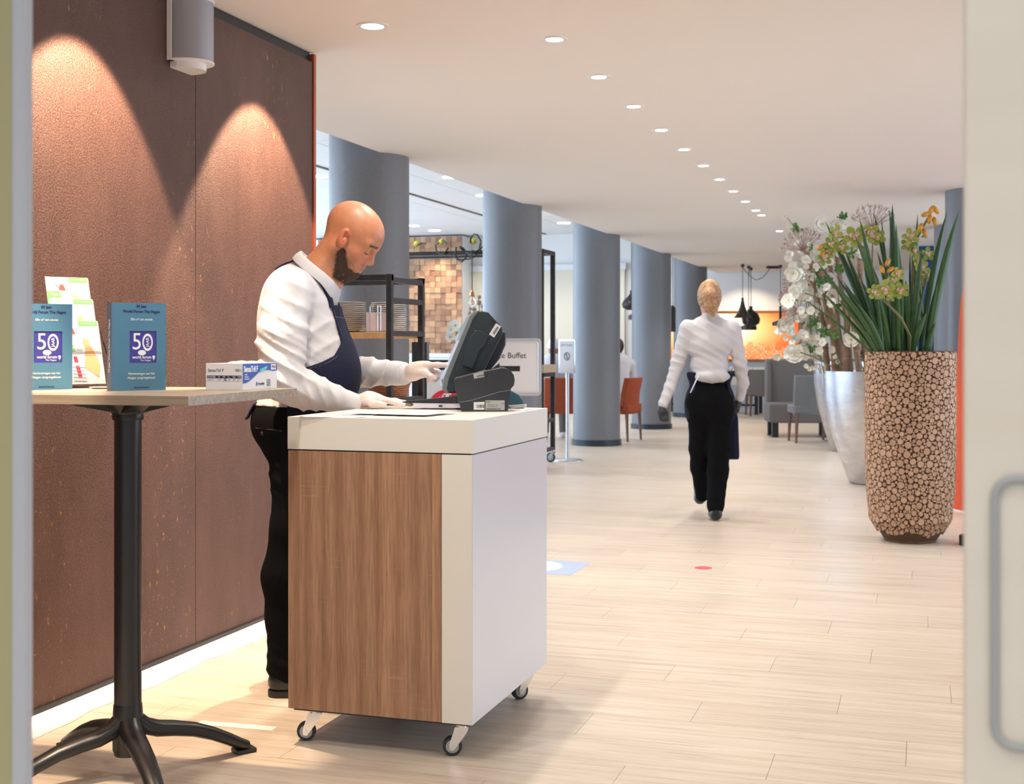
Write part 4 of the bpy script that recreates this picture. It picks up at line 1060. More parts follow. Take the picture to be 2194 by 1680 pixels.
# cuffs
def cuff(a, b, r, name='cuff'):
    def f(p):
        a_, b_ = np.array(a), np.array(b); ab = b_ - a_; L_ = np.linalg.norm(ab); u = ab / L_; q = p - a_; t_ = q @ u
        rad = np.linalg.norm(q - t_[:, None] * u, axis=1); o_ = np.maximum(rad - r - .002 * np.sin(t_ * 60), np.maximum(-t_, t_ - L_)); return np.maximum(o_, -(np.maximum(rad - r + .006, -(t_ - L_ + .03)))) - .001
    c0 = np.minimum(a, b) - r - .02; c1 = np.maximum(a, b) + r + .02
    return sdf_obj(name, f, c0, c1, .004, M['shirt'], man)
cuff(m(722, 858, 4.53), m(762, 869, 4.572), .043); cuff(m(836, 799, 4.82), m(868, 801, 4.777), .044)
# collar: stand and folded leaf with points
cl = MB(); nn_ = 40; ax_ = (m(722, 530, 4.70) - m(672, 610, 4.72)); ax_ /= np.linalg.norm(ax_); Vx = Vector(ax_)
side = Vector((0, 1, 0)); fwd = side.cross(Vx).normalized(); 
if fwd.x < 0: fwd = -fwd
ctr = Vector(m(688, 574, 4.71)); vs = []; fs = []
for i_ in range(nn_ + 1):
    q = -PI + 2 * PI * i_ / nn_ ; q *= .985  # from front (-pi) round the back (0) to front
    dirv = -fwd * math.cos(q) + side * math.sin(q)
    fr_ = abs(q) / PI; rr_ = .088 + .006 * fr_
    top_ = ctr + dirv * rr_ * (1 if True else 1) + Vx * (.026 - .030 * fr_) 
    low_ = ctr + dirv * (rr_ + .020 + .012 * fr_) + Vx * (-.026 - .030 * fr_ - (.045 * max(0, (fr_ - .62) / .38) if fr_ < .93 else .045 * (1 - (fr_ - .93) / .07 * .7)))
    inn = ctr + dirv * (rr_ - .006) + Vx * (-.03 - .03 * fr_)
    vs += [inn, top_, (top_ + low_) / 2 + dirv * .006, low_]
for i_ in range(nn_):
    for j in range(3): a = i_ * 4 + j; fs.append((a, a + 1, a + 5, a + 4))
cl.add(vs, fs); o = cl.build('collar', M['shirt'], man, smooth=50); sd_ = o.modifiers.new('s', 'SOLIDIFY'); sd_.thickness = .003; ss_ = o.modifiers.new('ss', 'SUBSURF'); ss_.levels = 1; ss_.render_levels = 2
# shirt button placket front
for px, py in ((716, 640),):
    o = MB().ball(tuple(rayhit(shirt_f, [(px, py)])[0]), .0055, 10).build('button', M['white_plastic'], man)

# trousers
def trs_f(p):
    hipd = ell(p, m(632, 905, 4.72), (.160, .185, .14))
    legs = None
    for dd, dx in ((4.62, 0), (4.83, 8)):
        L_ = chain(p, [(m(632 + dx, 925, dd), .108), (m(640 + dx, 1020, dd), .094), (m(628 + dx, 1130, dd - .01), .078), (m(614 + dx, 1235, dd), .086), (m(614 + dx, 1320, dd), .072), (m(613 + dx, 1425, dd), .064)], .03)
        L_ = smin(L_, rc(p, m(613 + dx, 1425, dd), m(618 + dx, 1455, dd), .062, .060), .02)
        legs = L_ if legs is None else smin(legs, L_, .012)
    d = smin(hipd, legs, .06)
    d = d - .006 * np.exp(-((p[:, 2] - m(0, 1010, 4.62)[2]) / .10) ** 2) * folds(p, (20, 0, 55), 3, 1.6) - .007 * np.exp(-((p[:, 2] - .10) / .10) ** 2) * folds(p, (12, 0, 60), 4, 2)
    d = np.maximum(d, p[:, 2] - m(600, 868, 4.7)[2]); return np.maximum(d, .045 - p[:, 2])
sdf_obj('trousers', trs_f, (m(530, 0, 4.7)[0], -.24, .03), (m(770, 0, 4.7)[0], .26, m(0, 860, 4.7)[2]), .0085, M['black_cloth'], man)
def shoe_f(dd, dx):
    c0 = m(596 + dx, 1475, dd); fl_ = c0.copy(); fl_[2] = 0
    def up(p):
        q = p - fl_; d = rc(q, (.0, 0, .05), (.18, .0, .032), .040, .034); d = smin(d, rc(q, (.01, 0, .06), (.03, 0, .10), .036, .036), .03); return np.maximum(d, .022 - q[:, 2])
    def so(p):
        q = p - fl_; a = np.abs(q[:, 1]); L_ = np.clip(q[:, 0], .0, .19); r = np.sqrt((q[:, 0] - L_) ** 2 + q[:, 1] ** 2) - (.041); return np.maximum(np.maximum(r, q[:, 2] - .024), -q[:, 2] + .001)
    return fl_, up, so
for dd, dx in ((4.60, 3), (4.83, 10)):
    fl_, up, so = shoe_f(dd, dx)
    sh_ = sdf_obj('shoe', up, fl_ + (-.06, -.06, 0), fl_ + (.24, .06, .15), .005, M['shoe'], man)
    sdf_obj('sole', so, fl_ + (-.06, -.06, -.008), fl_ + (.25, .06, .035), .005, M['sole'], sh_, relax=0)
o = MB().ball(tuple(rayhit(trs_f, [(562, 929)])[0]), (.007, .004, .007), 10).build('button', M['black_plastic'], man)
pw = rayhit(trs_f, [(548 + q * 7, 917 + q * .8) for q in range(9)]); MB().tube([tuple(x) for x in pw], .0022, 6).build('pocket_welt', M['black_plastic'], man)

# apron
zs = [m(0, y_, 4.6)[2] for y_ in (910, 855, 790, 775, 762, 735, 700, 640)]
xb = [612, 617, 645, 690, 716, 731, 722, 706]
ztop = m(0, 652, 4.66)[2]
def apron_f(p):
    t_ = np.minimum(torso(p), ell(p, m(632, 905, 4.72), (.160, .185, .14)) )
    t_ = smin(torso(p), ell(p, m(632, 905, 4.72), (.162, .187, .15)), .04)
    b_ = np.interp(p[:, 2], zs, xb)
    reg = np.maximum((b_ - pxf(p)) / 590, (p[:, 2] - ztop - .12 * (p[:, 0] - m(720, 0, 4.6)[0])))
    reg = np.maximum(reg, m(0, 925, 4.6)[2] - p[:, 2])
    d = t_ - .0105 - .0025 * wob(p, 30, 8, 2)
    return smax(d, reg, .004)
sdf_obj('apron', apron_f, (m(590, 0, 4.7)[0], -.26, m(0, 925, 4.7)[2]), (m(800, 0, 4.7)[0], .26, ztop + .03), .0062, M['navy'], man)
def apr_surf(p): return torso(p) - .0105
def ribbon(name, pts, w_, th_, mt, base=None, off=.004, side=None):
    P_ = project(base or shirt_f, pts, off); n_ = grad(base or shirt_f, P_); vs = []; fs = []; N_ = len(P_)
    for i_ in range(N_):
        t_ = P_[min(i_ + 1, N_ - 1)] - P_[max(i_ - 1, 0)]; t_ /= np.linalg.norm(t_); s2 = np.cross(t_, n_[i_]); s2 /= np.linalg.norm(s2)
        for a_, b_ in ((-1, -.5), (-1, .5), (1, .5), (1, -.5)): vs.append(tuple(P_[i_] + s2 * a_ * w_ / 2 + n_[i_] * b_ * th_))
    for i_ in range(N_ - 1):
        for j in range(4): a = i_ * 4 + j; b = i_ * 4 + (j + 1) % 4; fs.append((a, b, b + 4, a + 4))
    fs += [(3, 2, 1, 0), tuple((N_ - 1) * 4 + j for j in range(4))]
    mb = MB(); mb.add(vs, fs); return mb.build(name, mt, man, smooth=50)
def polyi(pts, n):
    pts = [np.array(p_, dtype=np.float32) for p_ in pts]; out = []
    for a_, b_ in zip(pts[:-1], pts[1:]):
        for k_ in range(n): out.append(a_ + (b_ - a_) * k_ / n)
    return out + [pts[-1]]
ribbon('apron_strap', polyi(rayhit(shirt_f, [(709, 660), (702, 636), (686, 604), (664, 575), (648, 562), (630, 555), (612, 556), (598, 563), (586, 573)]), 4), .028, .006, M['navy'], off=.004)
ribbon('apron_strap', polyi(rayhit(shirt_f, [(741, 660), (738, 640), (733, 622), (729, 606)]), 5), .016, .005, M['navy'], off=.003)
MB().tube([tuple(x) for x in rayhit(apron_f, [(711 + 2.6 * q, 678 + .4 * q) for q in range(12)], .001)], .0010, 5).build('stitching', M['stitch'], man)
e_ = [(709, 660), (716, 680), (723, 700), (729, 718), (732, 736), (727, 750), (716, 763), (700, 774), (680, 782), (658, 788)]
MB().tube([tuple(x) for x in rayhit(apron_f, [(x_ + 5, y_ + 2) for x_, y_ in e_], .001)], .0010, 5).build('stitching', M['stitch'], man)
for q, (dx_) in enumerate((0, 14)):
    MB().tube([tuple(x) for x in rayhit(apron_f, [(724 + dx_, 682), (732 + dx_, 712), (742 + dx_ * .8, 745), (752 + dx_ * .6, 780)], .0005)], .0011, 5).build('pleat', M['navy'], man)
# apron tie hanging at the back
MB().tube([tuple(m(x_, y_, 4.66)) for x_, y_ in ((575, 862), (556, 862), (545, 868), (538, 880), (531, 894), (526, 898))], [.012, .016, .018, .017, .014, .010], 8, flat=.4).build('apron_tie', M['navy'], man)

# gloves (hands)
def finger(p, pts, r0, r1):
    n_ = len(pts); return chain(p, [(pts[i_], r0 + (r1 - r0) * i_ / (n_ - 1)) for i_ in range(n_)], .006)
# near hand lying flat on the sheets, palm down, fingers towards the right
WR = m(762, 866, 4.575); ZC = 1.0375
def tbl(px, d, z): 
    q = m(px, 700, d); q[2] = z; return q
def hand_flat(p):
    palm = smin(rc(p, WR, tbl(790, 4.58, ZC + .028), .029, .026), ell(p, tbl(806, 4.585, ZC + .020), (.046, .041, .019)), .02)
    palm = smin(palm, ell(p, tbl(795, 4.575, ZC + .028), (.040, .034, .018)), .015)
    d = palm
    F_ = [((812, 4.548), (836, 4.535), (852, 4.53), (866, 4.525), .0105),
          ((818, 4.572), (845, 4.565), (864, 4.562), (880, 4.56), .0108),
          ((820, 4.598), (847, 4.60), (865, 4.602), (879, 4.605), .0105),
          ((814, 4.622), (836, 4.632), (850, 4.637), (861, 4.641), .0092)]
    for a_, b_, c_, e_, r_ in F_:
        f_ = finger(p, [tbl(a_[0], a_[1], ZC + .022), tbl(b_[0], b_[1], ZC + .019), tbl(c_[0], c_[1], ZC + .012), tbl(e_[0], e_[1], ZC + .0075)], r_, r_ * .72); d = smin(d, f_, .007)
    th_ = finger(p, [tbl(782, 4.555, ZC + .020), tbl(796, 4.525, ZC + .013), tbl(812, 4.508, ZC + .011), tbl(824, 4.503, ZC + .009)], .014, .0092); d = smin(d, th_, .010)
    d = d - .0016 * folds(p, (60, 160, 80), 7, 2) * np.exp(-((p[:, 0] - WR[0] - .05) / .05) ** 2)
    return np.maximum(d, ZC - .0012 - p[:, 2])
sdf_obj('glove', hand_flat, WR + (-.05, -.11, -.05), WR + (.22, .11, .06), .0027, M['glove'], man)
# far hand pointing at the screen
W2 = m(868, 801, 4.777)
def hand_point(p):
    A = lambda x_, y_, d_: m(x_, y_, d_)
    d = rc(p, W2, A(886, 799, 4.755), .031, .031)
    d = smin(d, ell(p, A(903, 793, 4.735), (.040, .022, .030)), .02)
    d = smin(d, rc(p, A(884, 790, 4.745), A(916, 783, 4.725), .022, .016), .016)
    idx = finger(p, [A(914, 783, 4.722), A(938, 782, 4.705), A(957, 782.5, 4.69), A(974, 784, 4.675)], .0125, .0078); d = smin(d, idx, .008)
    for k_ in range(3):
        dd = 4.735 + .019 * k_; oy = 2 + 3 * k_
        f_ = finger(p, [A(916 - k_, 788 + oy, dd), A(938 - 2 * k_, 795 + oy, dd), A(936 - 2 * k_, 806 + oy, dd - .004), A(920 - k_, 808 + oy, dd - .008)], .0112 - .0006 * k_, .0090 - .0005 * k_); d = smin(d, f_, .004)
    th_ = finger(p, [A(892, 798, 4.728), A(912, 800, 4.708), A(924, 808, 4.700), A(930, 813, 4.698)], .0165, .0105); d = smin(d, th_, .010)
    d = d - .0012 * folds(p, (120, 60, 60), 5, 2) * np.exp(-(np.linalg.norm(p - W2, axis=1) / .04) ** 2)
    return d
sdf_obj('glove', hand_point, m(855, 840, 4.80) + (-.0, -.16, -.02), m(985, 765, 4.80) + (.0, .06, .02), .0027, M['glove'], man)

# ------------------------------------------------------------------ rolling shelf with plates behind the waiter
def at_x(px, py, x):
    d = x / (-SN + CS * (px - 1097) / F_PX); return pxw(px, py, d)
RX1 = -2.76; RY0, RY1 = at_x(841, 587, RX1).y, at_x(908, 600, RX1).y; RX0 = -4.35
ZTOP = at_x(841, 587, RX1).z
sh = emp('rolling_shelf', 'dark steel rolling shelf with wooden boards behind the waiter, holding plates', 'shelf', (0, 0, 0))
b_ = .032
def fz(py): return at_x(841, py, RX1).z
for x in (RX0, RX1):
    f_ = MB()
    for yv in (RY0, RY1): f_.box(x - b_, x, yv - b_ / 2, yv + b_ / 2, .10, ZTOP)
    for zz in (ZTOP - .03, fz(643), fz(714), fz(860), .12): f_.box(x - b_ * .95, x - .002, RY0, RY1, zz - .015, zz + .015)
    f_.build('end_frame', M['dark_steel'], sh, smooth=None, bevel=.002)
for yv in (RY0, RY1): MB().box(RX0, RX1, yv - b_ / 2 + .002, yv + b_ / 2 - .002, ZTOP - .035, ZTOP - .003).build('top_rail', M['dark_steel'], sh, smooth=None)
S1 = fz(712); S2 = fz(868)
for zz in (S1, S2, .30):
    MB().box(RX0 + .01, RX1 - b_ - .001, RY0 - .012, RY1 + .012, zz - .032, zz).build('board', M['shelf_wood'], sh, smooth=None, bevel=.002)
for x in (RX0 - .016, RX1 - .016):
    for yv in (RY0, RY1): caster(sh, x, yv, .10, .04, 1.2)
NUM = ['topmost', 'second from the top', 'third from the top', 'fourth from the top', 'fifth from the top', 'sixth from the top', 'seventh from the top', 'eighth from the top', 'seventh from the bottom', 'sixth from the bottom', 'fifth from the bottom', 'fourth from the bottom', 'third from the bottom', 'second from the bottom', 'bottommost']
def plate_stack(x, yv, z0, n, label, grp, r0=.13):
    me = MB().lathe([(.0, .002), (r0 * .55, .0), (r0 * .62, .003), (r0, .014), (r0 * 1.01, .017), (r0 * .9, .0155), (r0 * .6, .007), (0, .006)], 40).mesh('plate', M['porcelain'], 50)
    for q in range(n):
        o = bpy.data.objects.new('plate', me); COL.objects.link(o); o.location = (x + random.uniform(-.003, .003), yv + random.uniform(-.003, .003), z0 + .0112 * q)
        k_ = n - 1 - q; w_ = NUM[k_]; tag(o, label % w_, 'plate', grp)
q_ = pxw(738, 700, RY0 + 1.2)
def onx(px, yv): 
    t_ = (px - 1097) / F_PX; d = yv / (CS + SN * t_); return -SN * d + CS * t_ * d
ym = (RY0 + RY1) / 2
plate_stack(onx(735, ym - .02), ym - .02, S1, 15, 'white plate, %s of the stack left of the napkin rack', 'plates in the left stack')
plate_stack(onx(832, ym + .08), ym + .09, S1, 15, 'white plate, %s of the stack behind the napkin rack', 'plates in the right stack', .10)
nr = emp('napkin_rack', 'chrome wire rack filled with pinkish white napkins on the wooden shelf', 'napkin holder', (onx(806, RY0 + .06), RY0 + .11, S1), TH + .1)
wn = .155; hn = .125
MB().box(-wn / 2 + .004, wn / 2 - .004, -.07, .07, .004, hn - .015).build('napkins', M['napkin'], nr, smooth=None, bevel=.006)
nk = MB()
for q in range(18): nk.box(-wn / 2 + .003, wn / 2 - .003, -.0712, .0712, .008 + .0058 * q, .0115 + .0058 * q)
tag(nk.build('napkin_edges', M['napkin'], nr, smooth=None), kind='stuff')
wr = MB()
for x in (-.055, -.012, .005, .048):
    for sg in (-1, 1): wr.tube([(x, sg * .074, .0), (x, sg * .074, hn + .022), (x + .02 if x < 0 else x - .02, sg * .074, hn + .022)], .0016, 6)
    wr.tube([(x, -.074, .002), (x, .074, .002)], .0016, 6)
for sg in (-1, 1): wr.tube([(-wn / 2, sg * .074, .002), (wn / 2, sg * .074, .002)], .0016, 6)
wr.build('wire_frame', M['chrome'], nr)
wa = MB(); wa.tube([(-.012, -.078, hn - .018), (.055, -.078, hn - .006)], .0016, 6); wa.ball((-.012, -.079, hn - .02), .006, 10); wa.build('hinged_weight', M['chrome'], nr)
# wicker basket
bk = emp('wicker_basket', 'brown wicker basket on the lower board of the rolling shelf behind the arms', 'basket', (onx(832, ym), ym, S2), 0)
w_ = MB(); w_.lathe([(.0, .004), (.085, .0), (.125, .115), (.13, .12), (.12, .118), (.08, .008), (0, .008)], 40); w_.build('bowl', M['wicker'], bk)
w_ = MB()
for q in range(10):
    z = .010 + .0115 * q; r_ = .0865 + .040 * z / .12
    w_.tube([(r_ * math.cos(a * PI / 24) * (1 + .012 * (-1) ** (a + q)), r_ * math.sin(a * PI / 24) * (1 + .012 * (-1) ** (a + q)), z) for a in range(49)], .0045, 5, cap=False)
w_.tube([(.128 * math.cos(a * PI / 20), .128 * math.sin(a * PI / 20), .121) for a in range(41)], .008, 6, cap=False)
tag(w_.build('weave', M['wicker'], bk), kind='stuff')

# ------------------------------------------------------------------ large rolling rack behind the second column
gx1 = -3.80; gy0, gy1 = 12.95, 13.38; gx0 = gx1 - 2.6; gz = 2.28
gr = emp('rolling_rack', 'large black steel rack on casters behind the second column, cables and bulbs on top', 'rack', (0, 0, 0))
bb = .045
for x in (gx0, gx1):
    f_ = MB()
    for yv in (gy0, gy1): f_.box(x - bb, x, yv - bb / 2, yv + bb / 2, .13, gz)
    f_.box(x - bb, x, gy0, gy1, gz - .045, gz); f_.box(x - bb, x, gy0, gy1, .44, .48); f_.box(x - bb, x, gy0, gy1, .13, .17)
    f_.build('end_frame', M['dark_steel'], gr, smooth=None, bevel=.002)
for yv in (gy0, gy1): MB().box(gx0, gx1 - .001, yv - bb / 2 + .002, yv + bb / 2 - .002, gz - .043, gz - .002).build('top_rail', M['dark_steel'], gr, smooth=None)
for q in range(3): MB().box(gx0, gx1 - .01, gy0 + .06 + .12 * q, gy0 + .12 + .12 * q, gz - .03, gz - .012).build('top_slat', M['dark_steel'], gr, smooth=None)
MB().box(gx0 + .01, gx1 + .01, gy0 - .03, gy1 + .03, .975, 1.06).build('board', M['pale_wood'], gr, smooth=None)
MB().box(gx0, gx1 + .003, gy0, gy1, .93, .972).build('board_frame', M['dark_steel'], gr, smooth=None)
for x in (gx0, gx1 - .02):
    for yv in (gy0, gy1): caster(gr, x, yv, .13, .052, TH - .4)
cbl = MB()
ox = lambda px: onx(px, gy0)
oz = lambda py: EYE + (HZ - py) / F_PX * 13.7
def wire(pts, r=.008): cbl.tube([(ox(x), gy0 - .03 + .02 * math.sin(i * 1.7), oz(y_)) for i, (x, y_) in enumerate(pts)], r, 6)
wire([(935, 522), (936, 535), (945, 543), (955, 542), (962, 530)]); wire([(955, 540), (965, 544), (975, 550), (990, 556), (1005, 555), (1018, 550), (1030, 540), (1036, 528)])
wire([(979, 528), (977, 545), (982, 556), (992, 561), (999, 553), (1001, 542), (996, 532), (988, 528)], .010)
wire([(988, 530), (995, 538), (1005, 543), (1018, 543), (1028, 535), (1030, 522)], .010)
wire([(1010, 521), (1010, 508), (1018, 502), (1026, 504), (1031, 515), (1031, 524)], .010)
wire([(900, 522), (905, 517), (915, 520)]); wire([(938, 522), (945, 514), (953, 513), (960, 521)])
cbl.build('cable', M['black_plastic'], gr)
for x_, y_ in ((1015, 516), (946, 516), (892, 519)):
    MB().ball((ox(x_), gy0 + .0, oz(y_)), (.032, .03, .034), 12).build('yellow_cap', M['yellow'], gr)
def bulb(px, ptop, py, label, clear=True):
    x, z0 = ox(px), oz(py)
    t = emp('pendant_bulb', label, 'light bulb', (x, gy0 - .04, z0 - .06), 0)
    MB().tube([(0, 0, .13), (0, 0, oz(ptop) - z0 + .06)], .006, 6).build('cord', M['black_plastic'], t)
    MB().lathe([(.022, .065), (.026, .07), (.026, .11), (.018, .118), (.012, .14), (.0, .142)], 20).build('holder', M['brass'], t)
    MB().lathe([(0, -.045), (.02, -.04), (.036, -.022), (.042, 0), (.037, .025), (.022, .05), (.018, .066)], 24, cap=False).build('glass', M['bulb_glass'], t)
bulb(1014, 535, 637, 'clear glass bulb with a copper holder hanging from the rack beside the second column')

# signs
sg = emp('buffet_sign', 'framed entrance buffet sign with a left arrow, behind the till', 'sign', cf(X0(1160, 10), 10), TH)
kk = 10 / F_PX; zt_ = EYE + (HZ - 725) * kk; zb_ = EYE + (HZ - 848) * kk; w_ = .62; zc = (zt_ + zb_) / 2; hh = (zt_ - zb_) / 2
def rrect(x0, x1, z0, z1, r, n=6):
    o = []
    for cx_, cz_, a0 in ((x1 - r, z1 - r, 0), (x0 + r, z1 - r, PI / 2), (x0 + r, z0 + r, PI), (x1 - r, z0 + r, 1.5 * PI)):
        for k_ in range(n + 1): a = a0 + PI / 2 * k_ / n; o.append((cx_ + r * math.cos(a), cz_ + r * math.sin(a)))
    return o
MB().prism(rrect(-w_, 0, zb_, zt_, .035), 0, .02).build('frame', M['brushed'], sg, smooth=None, bevel=.003)
MB().box(-w_ + .03, -.03, -.003, 0, zb_ + .035, zt_ - .030).build('poster', M['napkin'] if False else M['paper'], sg, smooth=None)
for z_ in (zb_ + .03, zt_ - .028): MB().tube([(-w_ + .03, -.004, z_), (-.03, -.004, z_)], .004, 8).build('snap_rail', M['chrome'], sg)
for x_ in (-w_ + .028, -.028): MB().tube([(x_, -.004, zb_ + .03), (x_, -.004, zt_ - .03)], .004, 8).build('snap_rail', M['chrome'], sg)
text('Entrance Buffet', .062, M['dark_ink'], sg, (-.118, -.004, zt_ - .135), align='RIGHT', ext=.0004)
za = zt_ - .236
MB().prism([(-.167, za - .021), (-.167, za + .021), (-.325, za + .021), (-.325, za + .045), (-.385, za), (-.325, za - .045), (-.325, za - .021)], -.0045, -.003).build('arrow', M['dark_ink'], sg, smooth=None)
MB().tube([(-w_ / 2, .012, .01), (-w_ / 2, .012, zb_ + .01)], .014, 12).build('pole', M['brushed'], sg)
MB().lathe([(.17, 0), (.17, .008), (.02, .016)], 30, (-w_ / 2, .012, 0)).build('base', M['brushed'], sg)

d_ = 14.1; kk = d_ / F_PX
sg = emp('exit_sign_stand', 'slim silver exit buffet sign on a round based pole left of the third column', 'sign', cf(X0(1216, d_), d_), TH - math.radians(38))
zt_ = EYE + (HZ - 727) * kk; zb_ = EYE + (HZ - 800) * kk
MB().prism(rrect(-.115, .115, zb_, zt_, .012), -.012, .012).build('frame', M['brushed'], sg, smooth=None, bevel=.003)
MB().box(-.095, .095, -.014, -.012, zb_ + .02, zt_ - .02).build('poster', M['paper'], sg, smooth=None)
text('EXIT Buffet', .034, M['grey_ink'], sg, (0, -.0145, zt_ - .065))
rg = MB(); zc = (zb_ + zt_) / 2 + .0
rg.tube([(.035 * math.cos(a * PI / 16), -.0155, zc + .042 * math.sin(a * PI / 16)) for a in range(33)], .006, 6, cap=False); rg.tube([(-.018, -.0155, zc + .03), (.018, -.0155, zc - .03)], .006, 6); rg.tube([(0, -.0155, zc + .03), (0, -.0155, zc - .03)], .004, 6)
rg.build('no_entry_symbol', M['grey_ink'], sg)
MB().tube([(0, 0, .01), (0, 0, zb_ + .01)], .019, 14).build('pole', M['brushed'], sg)
MB().lathe([(.17, 0), (.17, .010), (.15, .018), (.02, .022)], 36).build('base', M['brushed'], sg)

# white panel with the red round logo behind the waiter's pointing hand
d_ = 11.0; kk = d_ / F_PX
lp = emp('drink_machine', 'white drinks machine front with a red disc and white tap pictogram behind the till', 'machine', cf(X0(957, d_), d_), TH)
zt_ = EYE + (HZ - 793) * kk
MB().box(-.17, .24, 0, .35, .45, zt_).build('front_panel', M['white_plastic'], lp, smooth=None, bevel=.004)
MB().box(-.30, -.172, .02, .35, .05, zt_ + .24).build('side_post', M['black_plastic'], lp, smooth=None)
MB().box(-.19, .26, .03, .35, zt_ + .002, zt_ + .085).build('black_top', M['black_plastic'], lp, smooth=None)
MB().box(-.17, .24, .01, .35, .02, .448).build('lower_panel', M['white_plastic'], lp, smooth=None)
zd = EYE + (HZ - 874) * kk
MB().lathe([(0, 0), (.158, 0), (.158, -.003), (0, -.003)], 48, (0, 0, zd), axis='y').build('red_disc', M['red'], lp)
tp = MB(); Q = lambda pts: [((x - 957) * kk, EYE + (HZ - z) * kk) for x, z in pts]
tp.prism(Q([(950, 843), (967, 843), (967, 846), (962, 846), (962, 850), (968, 855), (968, 862), (945, 862), (934, 866), (934, 856), (943, 850), (947, 855), (952, 855), (955, 850), (955, 846), (950, 846)]), -.005, -.003)
tp.ball((Q([(949, 849)])[0][0], -.004, Q([(949, 849)])[0][1]), (.008, .002, .012), 10)
tp.build('pictogram', M['white_ink'], lp, smooth=None)

# white orchid on the bar behind the till
d_ = 13.9
orc = emp('white_orchid', 'white orchid spray in a slim vase behind the till screen', 'orchid', cf(X0(985, d_), d_), TH)
orc.location.z = 1.061
def P5(x, y_): return ((x - 985) * d_ / F_PX, 0, EYE + (HZ - y_) / F_PX * d_ - 1.061)
MB().lathe([(0, 0), (.05, 0), (.045, .05), (.035, .09), (.04, .10)], 20, P5(985, 780)[:1] + (0, 0)).build('vase', M['porcelain'], orc)
MB().tube([P5(985, 770), P5(980, 745), P5(977, 715), P5(985, 700), P5(1002, 695)], .006, 6).build('stem', M['stem'], orc)
def petals(mb, c, n, r, nrm, wid=.55, cup=.25, rot=0, mi=0):
    c = Vector(c); nrm = Vector(nrm).normalized(); u = nrm.orthogonal().normalized(); v = nrm.cross(u)
    for q in range(n):
        a = rot + 2 * PI * q / n; dr_ = u * math.cos(a) + v * math.sin(a); s2 = nrm.cross(dr_)
        base = c + dr_ * r * .06; mid = c + dr_ * r * .55 + nrm * r * cup * .25; rim = []
        for k in range(9):
            b_ = PI * (-.92 + 1.84 * k / 8); rr = .5 * (1 + math.cos(b_)); f_ = .12 + .88 * (.5 + .5 * math.cos(b_)) 
            rim.append(c + dr_ * r * f_ + s2 * r * wid * .52 * math.sin(b_) * (1.1 if abs(b_) < 1.6 else .9) + nrm * r * cup * (f_ ** 1.5))
        mb.add([base, mid] + rim, [(0, 2, 1)] + [(1, 2 + k, 3 + k) for k in range(8)] + [(0, 1, 10)], mi)
rf = random.Random(4)
for x_, y_, r_ in ((975, 697, .085), (992, 706, .08), (964, 722, .07), (985, 726, .07), (1006, 700, .075), (966, 706, .06), (975, 748, .05), (982, 765, .06)):
    mb = MB(); c = P5(x_, y_); petals(mb, (c[0], -.03, c[2]), 5, r_ * .82, (rf.uniform(-.4, .4), -1, rf.uniform(-.3, .2)), .95, .12, rf.uniform(0, 6), 0); mb.ball((c[0], -.04, c[2]), r_ * .14, 8, 1); mb.build('flower', [M['petal'], M['bud']], orc)
# dried bouquet further back
d_ = 20.0
bq = emp('dried_bouquet', 'dried brownish bouquet in a pot, between the bulb and the second column', 'bouquet', cf(X0(1032, d_), d_), TH)
mb = MB(); mb.lathe([(0, .75), (.12, .75), (.15, 1.08), (.13, 1.08)], 20); mb.build('pot', M['porcelain'], bq)
MB().lathe([(.25, 0), (.25, .02), (.03, .03), (.03, .72), (.3, .73), (.3, .75), (0, .75)], 24).build('side_table', M['pale_wood'], bq)
mb = MB(); mf = MB()
for q in range(70):
    a = rf.uniform(0, 6.28); l_ = rf.uniform(.3, 1.0); t_ = rf.uniform(0, .35) * l_
    e = Vector((math.cos(a) * t_, math.sin(a) * t_, 1.08 + l_)); mb.tube([(0, 0, 1.05), (e.x * .5, e.y * .5, 1.05 + l_ * .55), e], .004, 4)
    mf.ball(tuple(e), rf.uniform(.02, .05), 6, rf.choice([0, 0, 1]))
mb.build('stems', M['stem'], bq); tag(mf.build('blooms', [M['umbel'], M['petal']], bq), kind='stuff')

# ------------------------------------------------------------------ seating
def chair(name, label, loc, rz, mt, wood, sw=.48, hb=.88, curve=.05, group=None):
    t = emp(name, label, 'chair', loc, rz, group)
    MB().box(-sw / 2, sw / 2, -.25, .22, .38, .49).build('seat', mt, t, smooth=None, bevel=.02)
    n = 8; poly = []
    for i in range(n + 1): x = -sw / 2 + sw * i / n; poly.append((x, -.25 - .0 + curve * ((x / (sw / 2)) ** 2)))
    poly2 = [(x, y_ + .07) for x, y_ in reversed(poly)]
    mb = MB(); lo_ = poly + poly2; N = len(lo_)
    rows = []
    for z, off in ((.36, 0), (.62, -.015), (hb - .02, -.06), (hb, -.055)): rows.append([(x, y_ + off, z) for x, y_ in lo_])
    vs = [v for r_ in rows for v in r_]; fs = [tuple(range(N))[::-1], tuple(range(3 * N, 4 * N))]
    for r_ in range(3):
        for i in range(N): fs.append((r_ * N + i, r_ * N + (i + 1) % N, (r_ + 1) * N + (i + 1) % N, (r_ + 1) * N + i))
    mb.add(vs, fs); mb.build('backrest', mt, t, smooth=40, bevel=.012)
    for sx in (-1, 1):
        for sy, yy0 in ((-1, -.22), (1, .19)):
            MB().tube([(sx * (sw / 2 - .035), yy0, .385), (sx * (sw / 2 - .02), yy0 + sy * .02, .0)], [.026, .015], 4).build('leg', wood, t, smooth=None)
    return t
def pzc(px, py): return pz(px, py)
q = pzc(1205, 950)
chair('dining_chair', 'rust orange chair seen from behind, left of the third column', (q.x - .14, q.y + .62, 0), TH, M['orange_fabric'], M['chair_wood'], .56, .84)
q = pzc(1318, 945)
